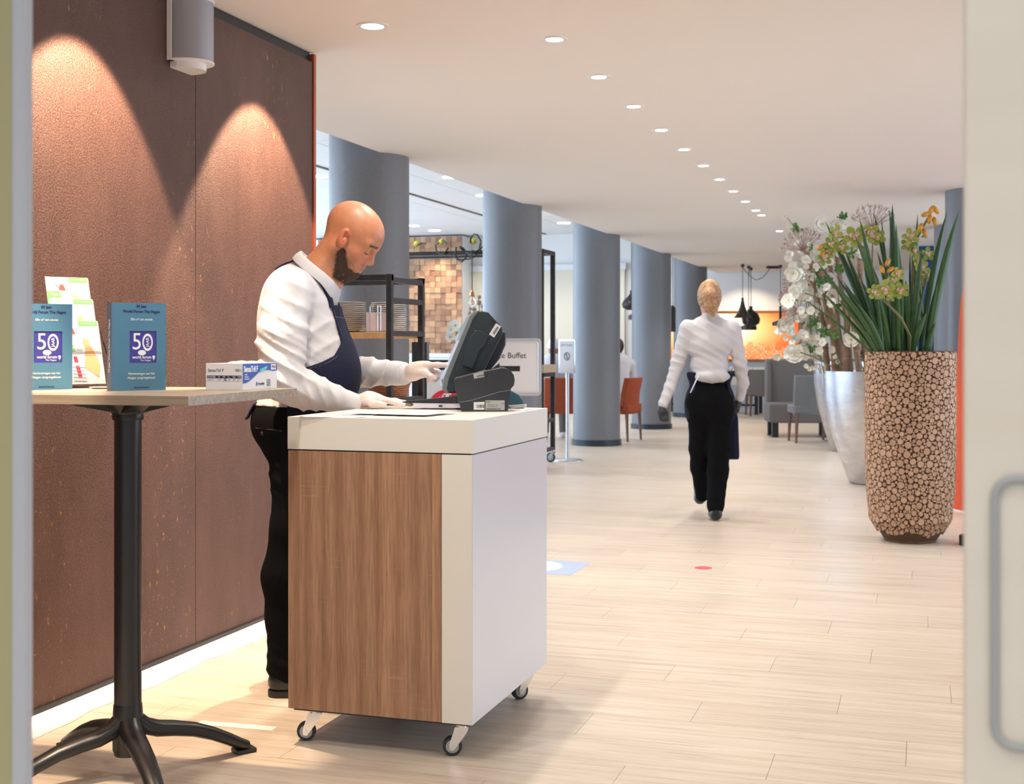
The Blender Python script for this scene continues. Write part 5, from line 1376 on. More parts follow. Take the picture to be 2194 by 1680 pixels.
chair('dining_chair', 'rust orange chair seen from the side between the third and fourth columns', (q.x - .0, q.y + .15, 0), TH + math.radians(62), M['orange_fabric'], M['chair_wood'], .5, .84)
q = pzc(1420, 915)
chair('dining_chair', 'red orange chair glimpsed between the fourth and fifth columns', (-5.3, 21.6, 0), TH, M['orange_fabric'], M['chair_wood'], .5, .95)
M['herring'] = None
def m_herring():
    t = NT('herringbone_grey_fabric'); sep = t.n('SeparateXYZ'); t.l(t.n('TexCoord').outputs['Object'], sep.inputs[0])
    u = t.math('MULTIPLY', sep.outputs[0], 22.0); tri = t.math('ABSOLUTE', t.math('SUBTRACT', t.math('FRACT', u), .5))
    v = t.math('FRACT', t.math('ADD', t.math('MULTIPLY', sep.outputs[2], 40.0), t.math('MULTIPLY', tri, 2.2)))
    c = t.ramp(v, [(.4, (.13, .14, .15)), (.6, (.24, .25, .26))]); t.setb('Base Color', c); t.setb('Roughness', .85); return t.m
M['herring'] = m_herring()
q = pzc(1728, 950)
chair('dining_chair', 'grey herringbone upholstered chair with brown legs beside the silver planters', (q.x + .02, q.y + .25, 0), TH, M['herring'], M['chair_wood'], .50, .88)
q = pz(1622, 892); chair('dining_chair', 'plain grey chair at the far dark table right of the walking woman', (q.x, q.y + .2, 0), TH, M['grey_fabric'], M['chair_wood'], .42, .84)
# bench
q = pz(1650, 938); 
bn_ = emp('upholstered_bench', 'taupe high backed upholstered bench with black block legs left of the planters', 'bench', (q.x, q.y + .05, 0), TH - math.radians(4))
MB().box(-.02, 1.7, -.02, .56, .20, .47).build('seat', M['grey_fabric'], bn_, smooth=None, bevel=.03)
MB().box(.04, 1.7, .50, .64, .2, 1.08).build('backrest', M['grey_fabric'], bn_, smooth=None, bevel=.03)
MB().box(-.0, .07, .44, .66, .2, 1.08).build('side_wing', M['grey_fabric'], bn_, smooth=None, bevel=.02)
MB().box(.45, 1.1, .493, .502, .735, .76).build('grab_slot', M['tan_print'], bn_, smooth=None)
for x in (.03, .75, 1.5):
    for y_ in (.04, .5): MB().box(x, x + .085, y_, y_ + .085, 0, .205).build('leg', M['black_plastic'], bn_, smooth=None)
# pedestal table beside the bench
q = pz(1765, 950); pt_ = emp('pedestal_table', 'cafe table on a flat silver pedestal behind the grey herringbone chair', 'table', (q.x + .28, q.y + .28, 0), TH)
MB().box(.0, .7, -.35, .35, .72, .75).build('top', M['pale_wood'], pt_, smooth=None); MB().tube([(.05, 0, .02), (.05, 0, .72)], .03, 16).build('pole', M['brushed'], pt_); MB().box(-.28, .25, -.25, .25, 0, .015).build('base', M['brushed'], pt_, smooth=None, bevel=.005)
# far dark table
q = pz(1590, 880); ft_ = emp('far_table', 'long dark table with glasses near the back wall, behind the walking woman', 'table', (q.x - .1, 24.15, 0), 0)
MB().box(-1.2, .62, -.35, .4, .70, .80).build('top', M['black_plastic'], ft_, smooth=None)
for x in (-1.15, .55):
    for y_ in (-.3, .35): MB().box(x - .03, x + .03, y_ - .03, y_ + .03, 0, .70).build('leg', M['black_plastic'], ft_, smooth=None)
MB().box(-1.1, .5, .0, .05, .14, .18).build('stretcher', M['black_plastic'], ft_, smooth=None)
for k_, (x, lb) in enumerate(((.02, 'clear glass bowl at the left end of the far dark table'), (.42, 'small clear tumbler at the right end of the far dark table'))):
    o = MB().lathe([(0, 0), (.05 - .015 * k_, 0), (.10 - .05 * k_, .10), (.093 - .05 * k_, .10), (.045 - .015 * k_, .008), (0, .008)], 24).build('glass_bowl' if k_ == 0 else 'tumbler', M['acrylic'])
    o.location = ft_.matrix_basis @ Vector((x, -.1, .801)) if False else (Matrix.Translation(ft_.location) @ Matrix.Rotation(0, 4, 'Z')) @ Vector((x, -.1, .801)); tag(o, lb, 'glass')

# pendant lamps
def pendant(px, ptop, pbot, d, prof, label, zc_=CEIL, group=None):
    zb = EYE + (HZ - pbot) / F_PX * d; zt = EYE + (HZ - ptop) / F_PX * d; p = cf(X0(px, d), d)
    t = emp('pendant_lamp', label, 'pendant lamp', (p.x, p.y, zb), 0, group)
    h = zt - zb; MB().lathe([(r_, z * h) for r_, z in prof], 32, cap=False).build('shade', M['dark_steel'], t, smooth=60)
    MB().tube([(0, 0, h - .02), (0, 0, zc_ - zb - .03)], .006, 6).build('cord', M['black_plastic'], t)
    MB().lathe([(.0, 0), (.03, 0), (.03, .05), (.0, .05)], 16, (0, 0, zc_ - zb - .05)).build('ceiling_hook', M['black_plastic'], t)
pendant(1591, 638, 681, 22.1, [(.16, 0), (.15, .01), (.085, .25), (.045, .55), (.022, .85), (.02, 1)], 'tall narrow cone black pendant lamp, left of the cluster of three')
pendant(1609, 656, 698, 23.0, [(.09, 0), (.15, .12), (.165, .35), (.13, .6), (.06, .75), (.03, .82), (.025, 1)], 'rounded copper black pendant lamp, right of the cluster of three')
pendant(1604, 663, 707, 22.5, [(.14, 0), (.14, .18), (.06, .26), (.025, .3), (.022, 1)], 'flat disc black pendant lamp, lowest of the cluster of three')
pendant(1672, 656, 698, 22.3, [(.14, 0), (.14, .18), (.06, .26), (.025, .3), (.022, 1)], 'flat disc black pendant lamp half hidden by the white flowers')
pendant(1353, 622, 664, 22.0, [(.09, 0), (.15, .12), (.165, .30), (.13, .5), (.06, .7), (.03, .82), (.025, 1)], 'rounded black pendant lamp half hidden left of the fourth column', HIGH)
pendant(1358, 670, 685, 23.6, [(.10, 0), (.10, .6), (.05, .8), (.02, 1)], 'small flat black pendant lamp low beside the fourth column', HIGH)
pendant(1441, 655, 711, 21.0, [(.05, 0), (.05, .9), (.02, 1)], 'slim black tube pendant lamp between the fourth and fifth columns', HIGH)
a = cf(X0(1656, 22.6), 22.6); t = emp('lamp_canopy', 'black ceiling canopy bar with looping cables feeding the pendant lamps', 'lamp canopy', (a.x, a.y, CEIL - .045), TH)
MB().box(-.11, .11, -.05, .05, 0, .045).build('bar', M['black_plastic'], t, smooth=None)
for x0 in (-.53, -.40):
    MB().tube([(-.05, 0, .0), (-.18, 0, -.16), (-.30, 0, -.2), (-.42, 0, -.12), (x0, 0, .02)], .006, 6).build('cable', M['black_plastic'], t)

# ------------------------------------------------------------------ seated guests
def guest(label, px, d, rz, cap, skin=(.45, .2, .11)):
    p = cf(X0(px, d), d); g = emp('person', label, 'person', (p.x, p.y, 0), rz)
    def sdf(q):
        d_ = rc(q, (0, 0, .50), (0, .02, 1.02), .16, .15); ay = np.stack([np.abs(q[:, 0]), q[:, 1], q[:, 2]], 1)
        d_ = smin(d_, rc(ay, (.06, .03, 1.04), (.17, .03, 1.01), .09, .075), .06); d_ = smin(d_, chain(ay, [((.20, .03, 1.0), .06), ((.25, .10, .76), .05), ((.16, .34, .76), .04)], .02), .03)
        return np.maximum(d_, -(rc(q, (0, .03, 1.10), (0, .03, 1.3), .05, .05)))
    sdf_obj('shirt', sdf, (-.40, -.25, .36), (.40, .45, 1.2), .016, M['shirt'], g)
    def hd(q): return smin(rc(q, (0, .03, 1.05), (0, .05, 1.16), .058, .055), ell(q, (0, .06, 1.245), (.075, .095, .115)), .03)
    sdf_obj('body', hd, (-.12, -.10, .98), (.12, .20, 1.39), .011, M['skin'], g, lambda c: np.tile(np.array(skin), (len(c), 1)))
    def lg(q):
        ay = np.stack([np.abs(q[:, 0]), q[:, 1], q[:, 2]], 1); return smin(ell(q, (0, .02, .52), (.19, .15, .10)), chain(ay, [((.10, .05, .54), .09), ((.12, .48, .53), .07), ((.12, .46, .08), .05)], .03), .04)
    sdf_obj('trousers', lg, (-.3, -.2, .02), (.3, .6, .7), .017, M['grey_fabric'], g)
    for sx in (-1, 1): sdf_obj('shoe', lambda q: np.maximum(rc(q, (sx * .12, .44, .045), (sx * .12, .58, .035), .045, .04), .002 - q[:, 2]), (sx * .12 - .07, .36, 0), (sx * .12 + .07, .66, .12), .012, M['white_plastic'], g)
    if cap:
        def cp(q): return np.maximum(np.maximum(ell(q, (0, .06, 1.255), (.090, .110, .118)), 1.262 - .25 * (q[:, 1] - .06) * -1 - q[:, 2] - .02), -rc(q, (-.0, -.06, 1.262), (0, -.03, 1.262), .022, .022))
        sdf_obj('cap', cp, (-.12, -.08, 1.2), (.12, .2, 1.4), .009, M['white_plastic'], g)
    else:
        sdf_obj('hair', lambda q: np.maximum(ell(q, (0, .045, 1.26), (.086, .10, .115)), .5 * (q[:, 1] - .09) + 1.21 - q[:, 2]), (-.12, -.1, 1.15), (.12, .2, 1.4), .01, M['dark_hair'], g)
guest('seated guest in a white cap and white shirt on the orange chair, seen from behind', 1186, 17.2, TH - .05, True)
guest('seated dark haired guest in a white shirt, half hidden behind the third column', 1326, 18.2, TH + .25, False)

# ------------------------------------------------------------------ right side: planters
def pot(prof, n=64): return prof
pc = pz(1950, 1160); d_w = 8.28; kk = d_w / F_PX
pl = emp('wood_slice_planter', 'tall round planter covered in cut branch slices, front right', 'planter', cf(X0(1950, d_w), d_w), 0)
def zy(y_): return EYE + (HZ - y_) * kk
wp = [(.205, 0.0), (.22, .03), (.255, zy(1110)), (.272, zy(1050)), (.279, zy(980)), (.281, zy(880)), (.281, zy(755)), (.276, zy(752)), (.255, zy(752)), (.25, zy(790)), (0, zy(790))]
wp[0] = (.165, 0.0); wp[1] = (.185, .03)
body_prof = [(r - .010, z) for r, z in wp]
MB().lathe(body_prof, 64).build('pot_shell', [M['bark']], pl, smooth=50)
MB().lathe([(.160, .0), (.188, .075), (.20, .095)], 48).build('pot_foot', M['pot_base'], pl)
def rad(z): return np.interp(z, [p_[1] for p_ in wp[:7]], [p_[0] for p_ in wp[:7]])
H_ = zy(753); rs = random.Random(11); discs = []
cell = {}
def ok(a, z, r):
    for ka in range(-1, 2):
        for kz in range(-1, 2):
            for (a2, z2, r2) in cell.get((int(a * .28 / .04) + ka, int(z / .04) + kz), ()):
                if (a - a2) ** 2 * .28 ** 2 + (z - z2) ** 2 < (r + r2 - .001) ** 2: return False
    return True
for r_, tries in ((.0215, 500), (.0175, 3500), (.0145, 9000), (.0115, 22000), (.0085, 34000), (.006, 30000)):
    for _ in range(int(tries * (1.0 if r_ > .01 else 2.2))):
        a = rs.uniform(-PI * .98, PI * .98); z = rs.uniform(.055 + .03 * abs(math.sin(a * 3)), H_ - r_); r2 = r_ * rs.uniform(.92, 1.1)
        sc_ = float(rad(z)) / .28; 
        if ok(a, z, r2): discs.append((a, z, r2)); cell.setdefault((int(a * .28 / .04), int(z / .04)), []).append((a, z, r2))
proto = []
for q in range(4):
    mb = MB(); n = 14; hh_ = .016; an = [2 * PI * i / n for i in range(n)]; wv = [1 + rs.uniform(-.06, .06) for _ in an]
    vs = [(math.cos(a) * w_, 0, math.sin(a) * w_) for a, w_ in zip(an, wv)] + [(math.cos(a) * w_ * .93, -.10, math.sin(a) * w_ * .93) for a, w_ in zip(an, wv)]
    # x,z = face plane, y = depth ; front at y=-.. scaled
    fs = [tuple(range(n, 2 * n))] + [(i, (i + 1) % n, (i + 1) % n + n, i + n) for i in range(n)]
    mb.add(vs, fs); proto.append(mb.mesh('wood_slice', M['slice']))
camdir = math.atan2(0 - pl.location.y, 0 - pl.location.x)
def disc_mat(a, z, r):
    R_ = float(rad(z)); Rn = float(rad(z + .01)); sl_ = math.atan2(Rn - R_, .01); sx = R_ / .28
    nrm = Vector((math.cos(a) * math.cos(sl_), math.sin(a) * math.cos(sl_), -math.sin(sl_)))
    tx = Vector((-math.sin(a), math.cos(a), 0)); tz = nrm.cross(tx) * 1
    c = Vector((math.cos(a) * (R_ - .009), math.sin(a) * (R_ - .009), z))
    dep = .009 + rs.uniform(0, .004)
    m3 = Matrix((tx * r * sx, -nrm * dep * 10, -tz * r)).transposed()
    return Matrix.Translation(c) @ m3.to_4x4()
def facing(a): return math.cos(a - camdir)
vis = sorted([d for d in discs if facing(d[0]) > .12], key=lambda d: -d[2] * facing(d[0]))
for k_, (a, z, r) in enumerate(vis[:300]):
    o = bpy.data.objects.new('wood_slice', proto[k_ % 4]); COL.objects.link(o); o.parent = pl; o.matrix_basis = disc_mat(a, z, r)
st_ = MB(); top = set(vis[:300])
for (a, z, r) in discs:
    if (a, z, r) in top: continue
    Mx = disc_mat(a, z, r); me = proto[0]; st_.M = Mx; n = 10
    st_.add([(math.cos(2 * PI * i / n), 0, math.sin(2 * PI * i / n)) for i in range(n)] + [(math.cos(2 * PI * i / n) * .93, -.10, math.sin(2 * PI * i / n) * .93) for i in range(n)], [tuple(range(n, 2 * n))] + [(i, (i + 1) % n, (i + 1) % n + n, i + n) for i in range(n)])
M['slice2'] = M['slice'].copy(); 
nt_ = M['slice2'].node_tree
for n_ in nt_.nodes:
    if n_.type == 'TEX_NOISE': n_.inputs['Scale'].default_value *= 1.0
tag(st_.build('wood_slices', M['slice2'], pl, smooth=None), kind='stuff')

def silver(px, d, label, zt, rt):
    k_ = d / F_PX; t = emp('silver_planter', label, 'planter', cf(X0(px, d), d), 0)
    MB().lathe([(0, 0), (rt * .48, 0), (rt * .52, .02), (rt * .70, zt * .25), (rt * .88, zt * .50), (rt * .98, zt * .75), (rt, zt), (rt * .96, zt), (rt * .93, zt * .85), (0, zt * .85)], 64).build('pot', M['silver'], t, smooth=50)
    return t
D1 = 11.75; silver(1878, D1, 'tapered silver leaf planter holding the birch and white flowers', EYE + (HZ - 795) / F_PX * D1, .48)
D2 = 15.4; silver(1818, D2, 'tapered silver planter farther back, mostly hidden by the nearer silver one', EYE + (HZ - 775) / F_PX * D2, .41)

# long leaved plant with green orchids in the slice planter
gp = emp('orchid_plant', 'tall green bladed plant with green orchid sprays in the slice covered planter', 'plant', cf(X0(1950, d_w), d_w), TH)
zbase = zy(790)
gp.location.z = zbase
def G(px, py, dd=0.0):
    d = d_w + dd; return Vector(((px - 1097) / F_PX * d - X0(1950, d_w), dd, EYE + (HZ - py) / F_PX * d - zbase))
def blade(b0, b1, w_, bend, tw=0):
    n = 9; vs = []; fs = []; ax_ = (b1 - b0); side = Vector((math.cos(tw), math.sin(tw), 0)); out = Vector((ax_.x, ax_.y, 0))
    nrm = ax_.cross(side).normalized()
    for i in range(n + 1):
        t_ = i / n; c = b0 + ax_ * t_ + out * bend * (t_ * t_ - t_) - Vector((0, 0, 1)) * 0
        ww = w_ * (.55 + .9 * t_) * (1 - t_ ** 3.2) + .001 if t_ < 1 else .0008
        vs += [c - side * ww / 2 + nrm * ww * .12, c + nrm * -ww * .12, c + side * ww / 2 + nrm * ww * .12]
    for i in range(n):
        for j in range(2): a = i * 3 + j; fs.append((a, a + 1, a + 4, a + 3))
    mb = MB(); mb.add(vs, fs); o = mb.build('leaf', M['blade'], gp, smooth=60); sd = o.modifiers.new('s', 'SOLIDIFY'); sd.thickness = .0015
tips = [(1750, 560), (1758, 622), (1795, 640), (1768, 473), (1722, 640), (1810, 535), (1841, 466), (1872, 456), (1888, 460), (1905, 446), (1912, 437), (1966, 461), (2029, 453), (2055, 451), (1950, 540), (2000, 545),
        (1830, 500), (1790, 590), (1850, 560), (1862, 620), (1880, 540), (1899, 560), (1925, 520), (1940, 600), (1990, 580), (2010, 600), (1975, 535), (1930, 640), (1815, 680), (1838, 650), (1870, 680), (1905, 640), (1955, 650), (1985, 670), (2005, 690), (1852, 700), (1890, 700), (1925, 700), (1870, 590), (1845, 600), (1820, 620), (1835, 570), (1860, 665), (1880, 640), (1900, 600), (1915, 670), (1935, 570), (1945, 690), (1965, 610), (1975, 690), (1990, 640), (2010, 660), (1895, 520), (1920, 480), (1805, 600), (1780, 600)]
rl = random.Random(21)
for i, (tx_, ty_) in enumerate(tips):
    bx_ = 1950 + (tx_ - 1950) * .42 + rl.uniform(-18, 18); bx_ = max(1888, min(2018, bx_)); dd = rl.uniform(-.13, .15); tdd = dd * 1.6 + rl.uniform(-.05, .05)
    blade(G(bx_, 775, dd), G(tx_, ty_, tdd), rl.uniform(.032, .056), rl.uniform(.15, .6), rl.uniform(-.9, .9))
def orchid(px, py, dd, r, nrm=None):
    mb = MB(); c = G(px, py, dd); nv = nrm or (rl.uniform(-.5, .5), -1, rl.uniform(-.2, .4)); petals(mb, c, 5, r, nv, .60, .22, rl.uniform(0, 6), 0)
    nv = Vector(nv).normalized(); mb.ball(tuple(c + nv * r * .12), r * .22, 8, 1); petals(mb, c + nv * r * .1, 3, r * .42, nv, .9, .6, 1, 1); mb.build('orchid_flower', [M['orchid'], M['orchid_lip']], gp, smooth=60)
def bud(px, py, dd, r, lean=0):
    mb = MB(); c = G(px, py, dd); mb.ball((0, 0, 0), (r * .5, r * .5, r), 8); 
    o = mb.build('bud', M['bud'], gp); o.location = c; o.rotation_euler = (0, lean, 0)
def stemg(pts, r=.006): MB().tube([G(*p_) for p_ in pts], r, 6).build('stem', M['stem'], gp)
stemg([(1948, 770, -.1), (1950, 720, -.14), (1930, 680, -.18), (1902, 652, -.2), (1885, 635, -.21)], .009); stemg([(1902, 652, -.2), (1905, 620, -.22), (1898, 590, -.22), (1890, 575, -.22), (1905, 565, -.22)])
for x_, y_, r_ in ((1897, 620, .070), (1873, 627, .055), (1930, 622, .060), (1915, 600, .05), (1923, 588, .05), (1880, 632, .035), (1908, 635, .04)): orchid(x_, y_, -.24, r_ * .95)
for x_, y_, l_ in ((1902, 562, .5), (1890, 577, -.5), (1908, 578, .9), (1922, 582, 1.3)): bud(x_, y_, -.24, .030, l_)
stemg([(1955, 770, .02), (1955, 620, -.02), (1956, 530, -.04), (1975, 490, -.04), (1990, 465, -.04)], .008); stemg([(1975, 490, -.04), (1985, 500, -.04), (1975, 508, -.04)])
for x_, y_, r_ in ((1952, 507, .060), (1945, 525, .05), (1966, 560, .05), (1975, 575, .06), (1958, 540, .05), (1985, 588, .05), (1975, 600, .045), (1988, 545, .05)): orchid(x_, y_, -.04, r_)
for x_, y_, l_ in ((1995, 450, .5), (2005, 450, -.6), (1983, 459, 1.2), (1992, 470, .2), (2003, 475, -.2), (1972, 488, .3), (1982, 500, -.2)): bud(x_, y_, -.05, .034, l_)
stemg([(1905, 770, .05), (1880, 600, .04), (1850, 530, .02), (1815, 508, 0), (1785, 507, 0)], .008); stemg([(1815, 508, 0), (1790, 525, 0), (1765, 535, 0)])
for x_, y_, r_ in ((1832, 508, .080), (1788, 500, .06), (1780, 525, .055), (1765, 552, .06), (1866, 500, .065), (1850, 495, .05), (1805, 530, .05), (1777, 540, .05), (1880, 510, .06)): orchid(x_, y_, -.02, r_)
for x_, y_, l_ in ((1758, 530, .8), (1762, 545, .5)): bud(x_, y_, -.02, .032, l_)
for pts in ([(1975, 770, .0), (1966, 620, -.02), (1960, 570, -.02)], [(1985, 770, 0), (1970, 600, 0), (1967, 572, 0)]): stemg(pts, .009)

# birch and white flower arrangement
wa_ = emp('flower_arrangement', 'birch branches with white blossoms and dried umbels in the silver planter', 'flower arrangement', cf(X0(1840, D1), D1), TH)
zb1 = EYE + (HZ - 812) / F_PX * D1; wa_.location.z = zb1
def A_(px, py, dd=0.0):
    d = D1 + dd; return Vector(((px - 1097) / F_PX * d - X0(1840, D1), dd, EYE + (HZ - py) / F_PX * d - zb1))
def trunk(pts, r): MB().tube([A_(*p_) for p_ in pts], r, 10).build('branch', M['birch'], wa_)
for pts, r in (([(1812, 812, -.1), (1812, 740, -.12), (1816, 680, -.13), (1818, 640, -.12)], .028), ([(1842, 812, -.15), (1834, 740, -.16), (1828, 680, -.17), (1822, 640, -.17)], .027),
               ([(1790, 812, -.05), (1788, 730, -.06), (1778, 690, -.05), (1770, 640, 0), (1762, 560, 0)], .034), ([(1776, 812, 0), (1770, 760, 0), (1765, 700, 0), (1750, 640, .02), (1735, 590, .02), (1728, 540, .02)], .026),
               ([(1800, 812, .05), (1795, 720, .05), (1776, 660, .04), (1765, 610, .0)], .030), ([(1860, 812, 0), (1852, 740, 0), (1845, 660, 0), (1842, 560, 0), (1840, 500, 0)], .024),
               ([(1785, 640, -.05), (1764, 600, -.06), (1738, 560, -.08), (1722, 536, -.08)], [.03, .024, .018, .012]), ([(1825, 812, .1), (1815, 700, .1), (1800, 600, .1), (1790, 520, .1)], .022), ([(1870, 812, .1), (1872, 700, .1), (1868, 600, .1)], .02),
               ([(1805, 812, .15), (1790, 650, .15), (1770, 520, .15)], .024)): trunk(pts, r)
rw = random.Random(33)
def blossom(px, py, dd, r, big=True):
    mb = MB(); c = A_(px, py, dd); nv = (rw.uniform(-1, .5), -1, rw.uniform(-.6, .6)); petals(mb, c, 5, r, nv, 1.1, .35, rw.uniform(0, 6)); petals(mb, c, 4, r * .7, nv, 1.1, .6, rw.uniform(0, 6))
    nv = Vector(nv).normalized(); mb.ball(tuple(c + nv * r * .2), r * .12, 6, 1); mb.build('blossom', [M['petal'], M['yellow']], wa_, smooth=60)
big = [(1700, 760, .095), (1718, 752, .08), (1676, 698, .075), (1694, 708, .05), (1735, 702, .07), (1726, 676, .075), (1690, 645, .07), (1705, 625, .07), (1715, 610, .075), (1718, 560, .075), (1700, 585, .08), (1762, 480, .08), (1790, 482, .07), (1810, 480, .05),
       (1787, 635, .075), (1823, 728, .075), (1835, 630, .06), (1720, 720, .06), (1740, 730, .06), (1748, 660, .05), (1775, 597, .06), (1700, 600, .05), (1722, 530, .05), (1800, 540, .05), (1842, 545, .05), (1755, 700, .05), (1742, 745, .05), (1695, 675, .05), (1860, 505, .05), (1783, 650, .05)]
for x_, y_, r_ in big: blossom(x_, y_, rw.uniform(-.22, .05), r_)
for _ in range(150):
    t_ = rw.random(); x_ = rw.gauss(1728, 26); y_ = rw.uniform(520, 770)
    if x_ < 1690 and y_ < 540: continue
    blossom(x_, y_, rw.uniform(-.25, .25), rw.uniform(.020, .042))
for x_, y_ in ((1681, 463), (1684, 475), (1690, 484), (1695, 492), (1712, 503), (1735, 790), (1742, 788), (1750, 786), (1728, 784), (1790, 765), (1796, 775), (1765, 790)): blossom(x_, y_, -.1, .025)
def vine(pts, r=.005): MB().tube([A_(*p_) for p_ in pts], r, 5).build('vine', M['stem'], wa_)
vine([(1676, 460, -.1), (1690, 470, -.1), (1702, 488, -.1), (1716, 505, -.08), (1725, 530, -.05)], .003)
vine([(1760, 690, -.1), (1730, 672, -.15), (1710, 665, -.2), (1698, 655, -.2)]); vine([(1800, 790, -.2), (1780, 700, -.24), (1788, 675, -.24), (1760, 640, -.2), (1725, 628, -.2)]); vine([(1790, 790, -.2), (1745, 765, -.22), (1715, 755, -.22)], .006)
vine([(1822, 812, -.22), (1825, 760, -.24), (1823, 735, -.24)]); vine([(1770, 790, -.2), (1755, 780, -.2), (1730, 782, -.2)], .003); vine([(1770, 680, -.1), (1790, 672, -.2), (1800, 700, -.2), (1795, 760, -.2), (1812, 812, -.2)])
for _ in range(16): x_ = rw.uniform(1715, 1850); y_ = rw.uniform(560, 700); vine([(x_ + 20, 800, rw.uniform(-.2, .1)), (x_ + rw.uniform(-10, 20), (y_ + 800) / 2, rw.uniform(-.2, .1)), (x_, y_, rw.uniform(-.2, .1))], .0035)
def umbel(px, py, dd, r, up, n=44):
    c = A_(px, py, dd); up = Vector(up).normalized(); u = up.orthogonal().normalized(); v = up.cross(u); mb = MB()
    for i in range(n):
        a = i * 2.4; t_ = math.sqrt((i + .5) / n) * 1.25; dr_ = (up * math.cos(t_) + (u * math.cos(a) + v * math.sin(a)) * math.sin(t_)) * r
        mb.tube([c, c + dr_], .0016, 3, cap=False); mb.ball(tuple(c + dr_), .006, 5)
        for k_ in range(4): e = c + dr_ * 1.0 + Vector((rw.uniform(-1, 1), rw.uniform(-1, 1), rw.uniform(-1, 1))) * r * .10; mb.tube([c + dr_ * .92, e], .001, 3, cap=False); mb.ball(tuple(e), .004, 4)
    mb.build('umbel', M['umbel'], wa_)
umbel(1722, 537, -.08, .20, (-.35, -.2, 1)); umbel(1870, 487, .05, .21, (0, -.1, 1)); umbel(1712, 668, -.1, .15, (-.9, -.3, .3)); umbel(1705, 605, 0, .12, (-1, -.2, .4)); umbel(1692, 640, .1, .10, (-1, 0, .5))
vine([(1725, 540, -.08), (1760, 610, -.06), (1780, 700, -.05)], .009); vine([(1870, 487, .05), (1868, 600, .05), (1862, 760, .05)], .006)
def leafs(px, py, dd, r):
    mb = MB(); c = A_(px, py, dd)
    for q in range(5): petals(mb, c + Vector((rw.uniform(-1, 1), rw.uniform(-1, 1), rw.uniform(-1, 1))) * r * .6, 3, r, (rw.uniform(-1, 1), -1, rw.uniform(-.3, 1)), .5, .1, rw.uniform(0, 6))
    mb.build('leaf_cluster', M['leaf'], wa_, smooth=None)
for x_, y_ in ((1707, 487), (1803, 467), (1735, 608), (1775, 600), (1800, 575), (1700, 640), (1760, 605), (1795, 655), (1768, 715), (1785, 715), (1755, 735), (1740, 745), (1850, 760), (1765, 600), (1745, 690), (1775, 560), (1825, 540), (1770, 540), (1735, 530), (1750, 580), (1850, 790), (1800, 790), (1755, 755), (1730, 690), (1835, 720), (1725, 640)): leafs(x_, y_, rw.uniform(-.2, .1), rw.uniform(.028, .05))

# orange felt lounge pod at the right edge and its neighbour's foot
d_ = 9.85
op = emp('lounge_pod', 'tall curved orange felt pod behind the slice planter at the right edge', 'lounge chair', cf(X0(2190, d_), d_), 0)
k_ = d_ / F_PX
MB().lathe([((2190 - x_) * k_, EYE + (HZ - y_) * k_) for x_, y_ in ((2037, 1090), (2041, 1050), (2046, 980), (2050, 920), (2054, 850), (2058, 780), (2062, 700), (2066, 640), (2075, 600), (2100, 580), (2190, 575))], 64).build('shell', M['orange_felt'], op, smooth=50)
MB().lathe([((2190 - x_) * k_, z) for x_, z in ((2035, .0), (2035, .012), (2044, .02))], 48).build('base_ring', M['white_plastic'], op)
q = pz(2085, 1168); o = emp('round_foot', 'low dark round metal foot at the right edge near the slice planter', 'foot', (q.x, q.y, 0)); MB().lathe([(.085, 0), (.085, .055), (.08, .062), (.02, .066)], 36).build('disc', M['black_metal'], o)
MB().tube([(0, 0, .06), (0, 0, .7)], .018, 12).build('post', M['black_metal'], o)

# ------------------------------------------------------------------ woman walking away
WD = 9.35; WX = X0(1522, WD)
wo = emp('person', 'blonde ponytailed woman in white blouse and black trousers walking away', 'person', cf(WX, WD), TH)
def wm(px, py, dd=0.0):
    d = WD + dd; return np.array([(px - 1097) / F_PX * d - WX, dd, EYE + (HZ - py) / F_PX * d], dtype=np.float32)
def wbody(p):
    d = ell(p, wm(1520, 640, .0), (.076, .098, .120)); d = smin(d, rc(p, wm(1520, 668, -.01), wm(1521, 700, -.02), .052, .062), .03); return smin(d, ell(p, wm(1521, 715), (.14, .08, .06)), .03)
sdf_obj('body', wbody, wm(1462, 740) - np.array([0, .16, 0], dtype=np.float32), wm(1582, 590) + np.array([0, .16, 0], dtype=np.float32), .007, M['skin'], wo, lambda c: np.tile(np.array([.56, .27, .17]), (len(c), 1)))
def whair(p):
    d = ell(p, wm(1520, 634, -.008), (.087, .104, .122)); d = np.maximum(d, (p[:, 1] - .03) * .7 + (p[:, 2] * 0) - .02)
    bun = smin(ell(p, wm(1521, 612, -.11), (.040, .04, .035)), chain(p, [(wm(1521, 612, -.11), .035), (wm(1520, 632, -.15), .048), (wm(1523, 652, -.14), .042), (wm(1527, 674, -.12), .018)], .02), .02)
    d = smin(d, bun, .02); th_ = np.arctan2(p[:, 0] - wm(1521, 612)[0], p[:, 2] - wm(1521, 612)[2])
    return d + .002 * np.sin(th_ * 34) + .002 * wob(p, 60, 3, 2)
sdf_obj('hair', whair, wm(1485, 690) - np.array([0, .25, 0], dtype=np.float32), wm(1556, 590) + np.array([0, .16, 0], dtype=np.float32), .006, M['blonde'], wo)
AR = [[(wm(1473, 702), .058), (wm(1452, 780, .02), .048), (wm(1436, 830, .0), .042), (wm(1421, 866, -.03), .036)], [(wm(1570, 702), .058), (wm(1585, 780, .0), .046), (wm(1592, 820, .04), .040), (wm(1585, 852, .08), .034)]]
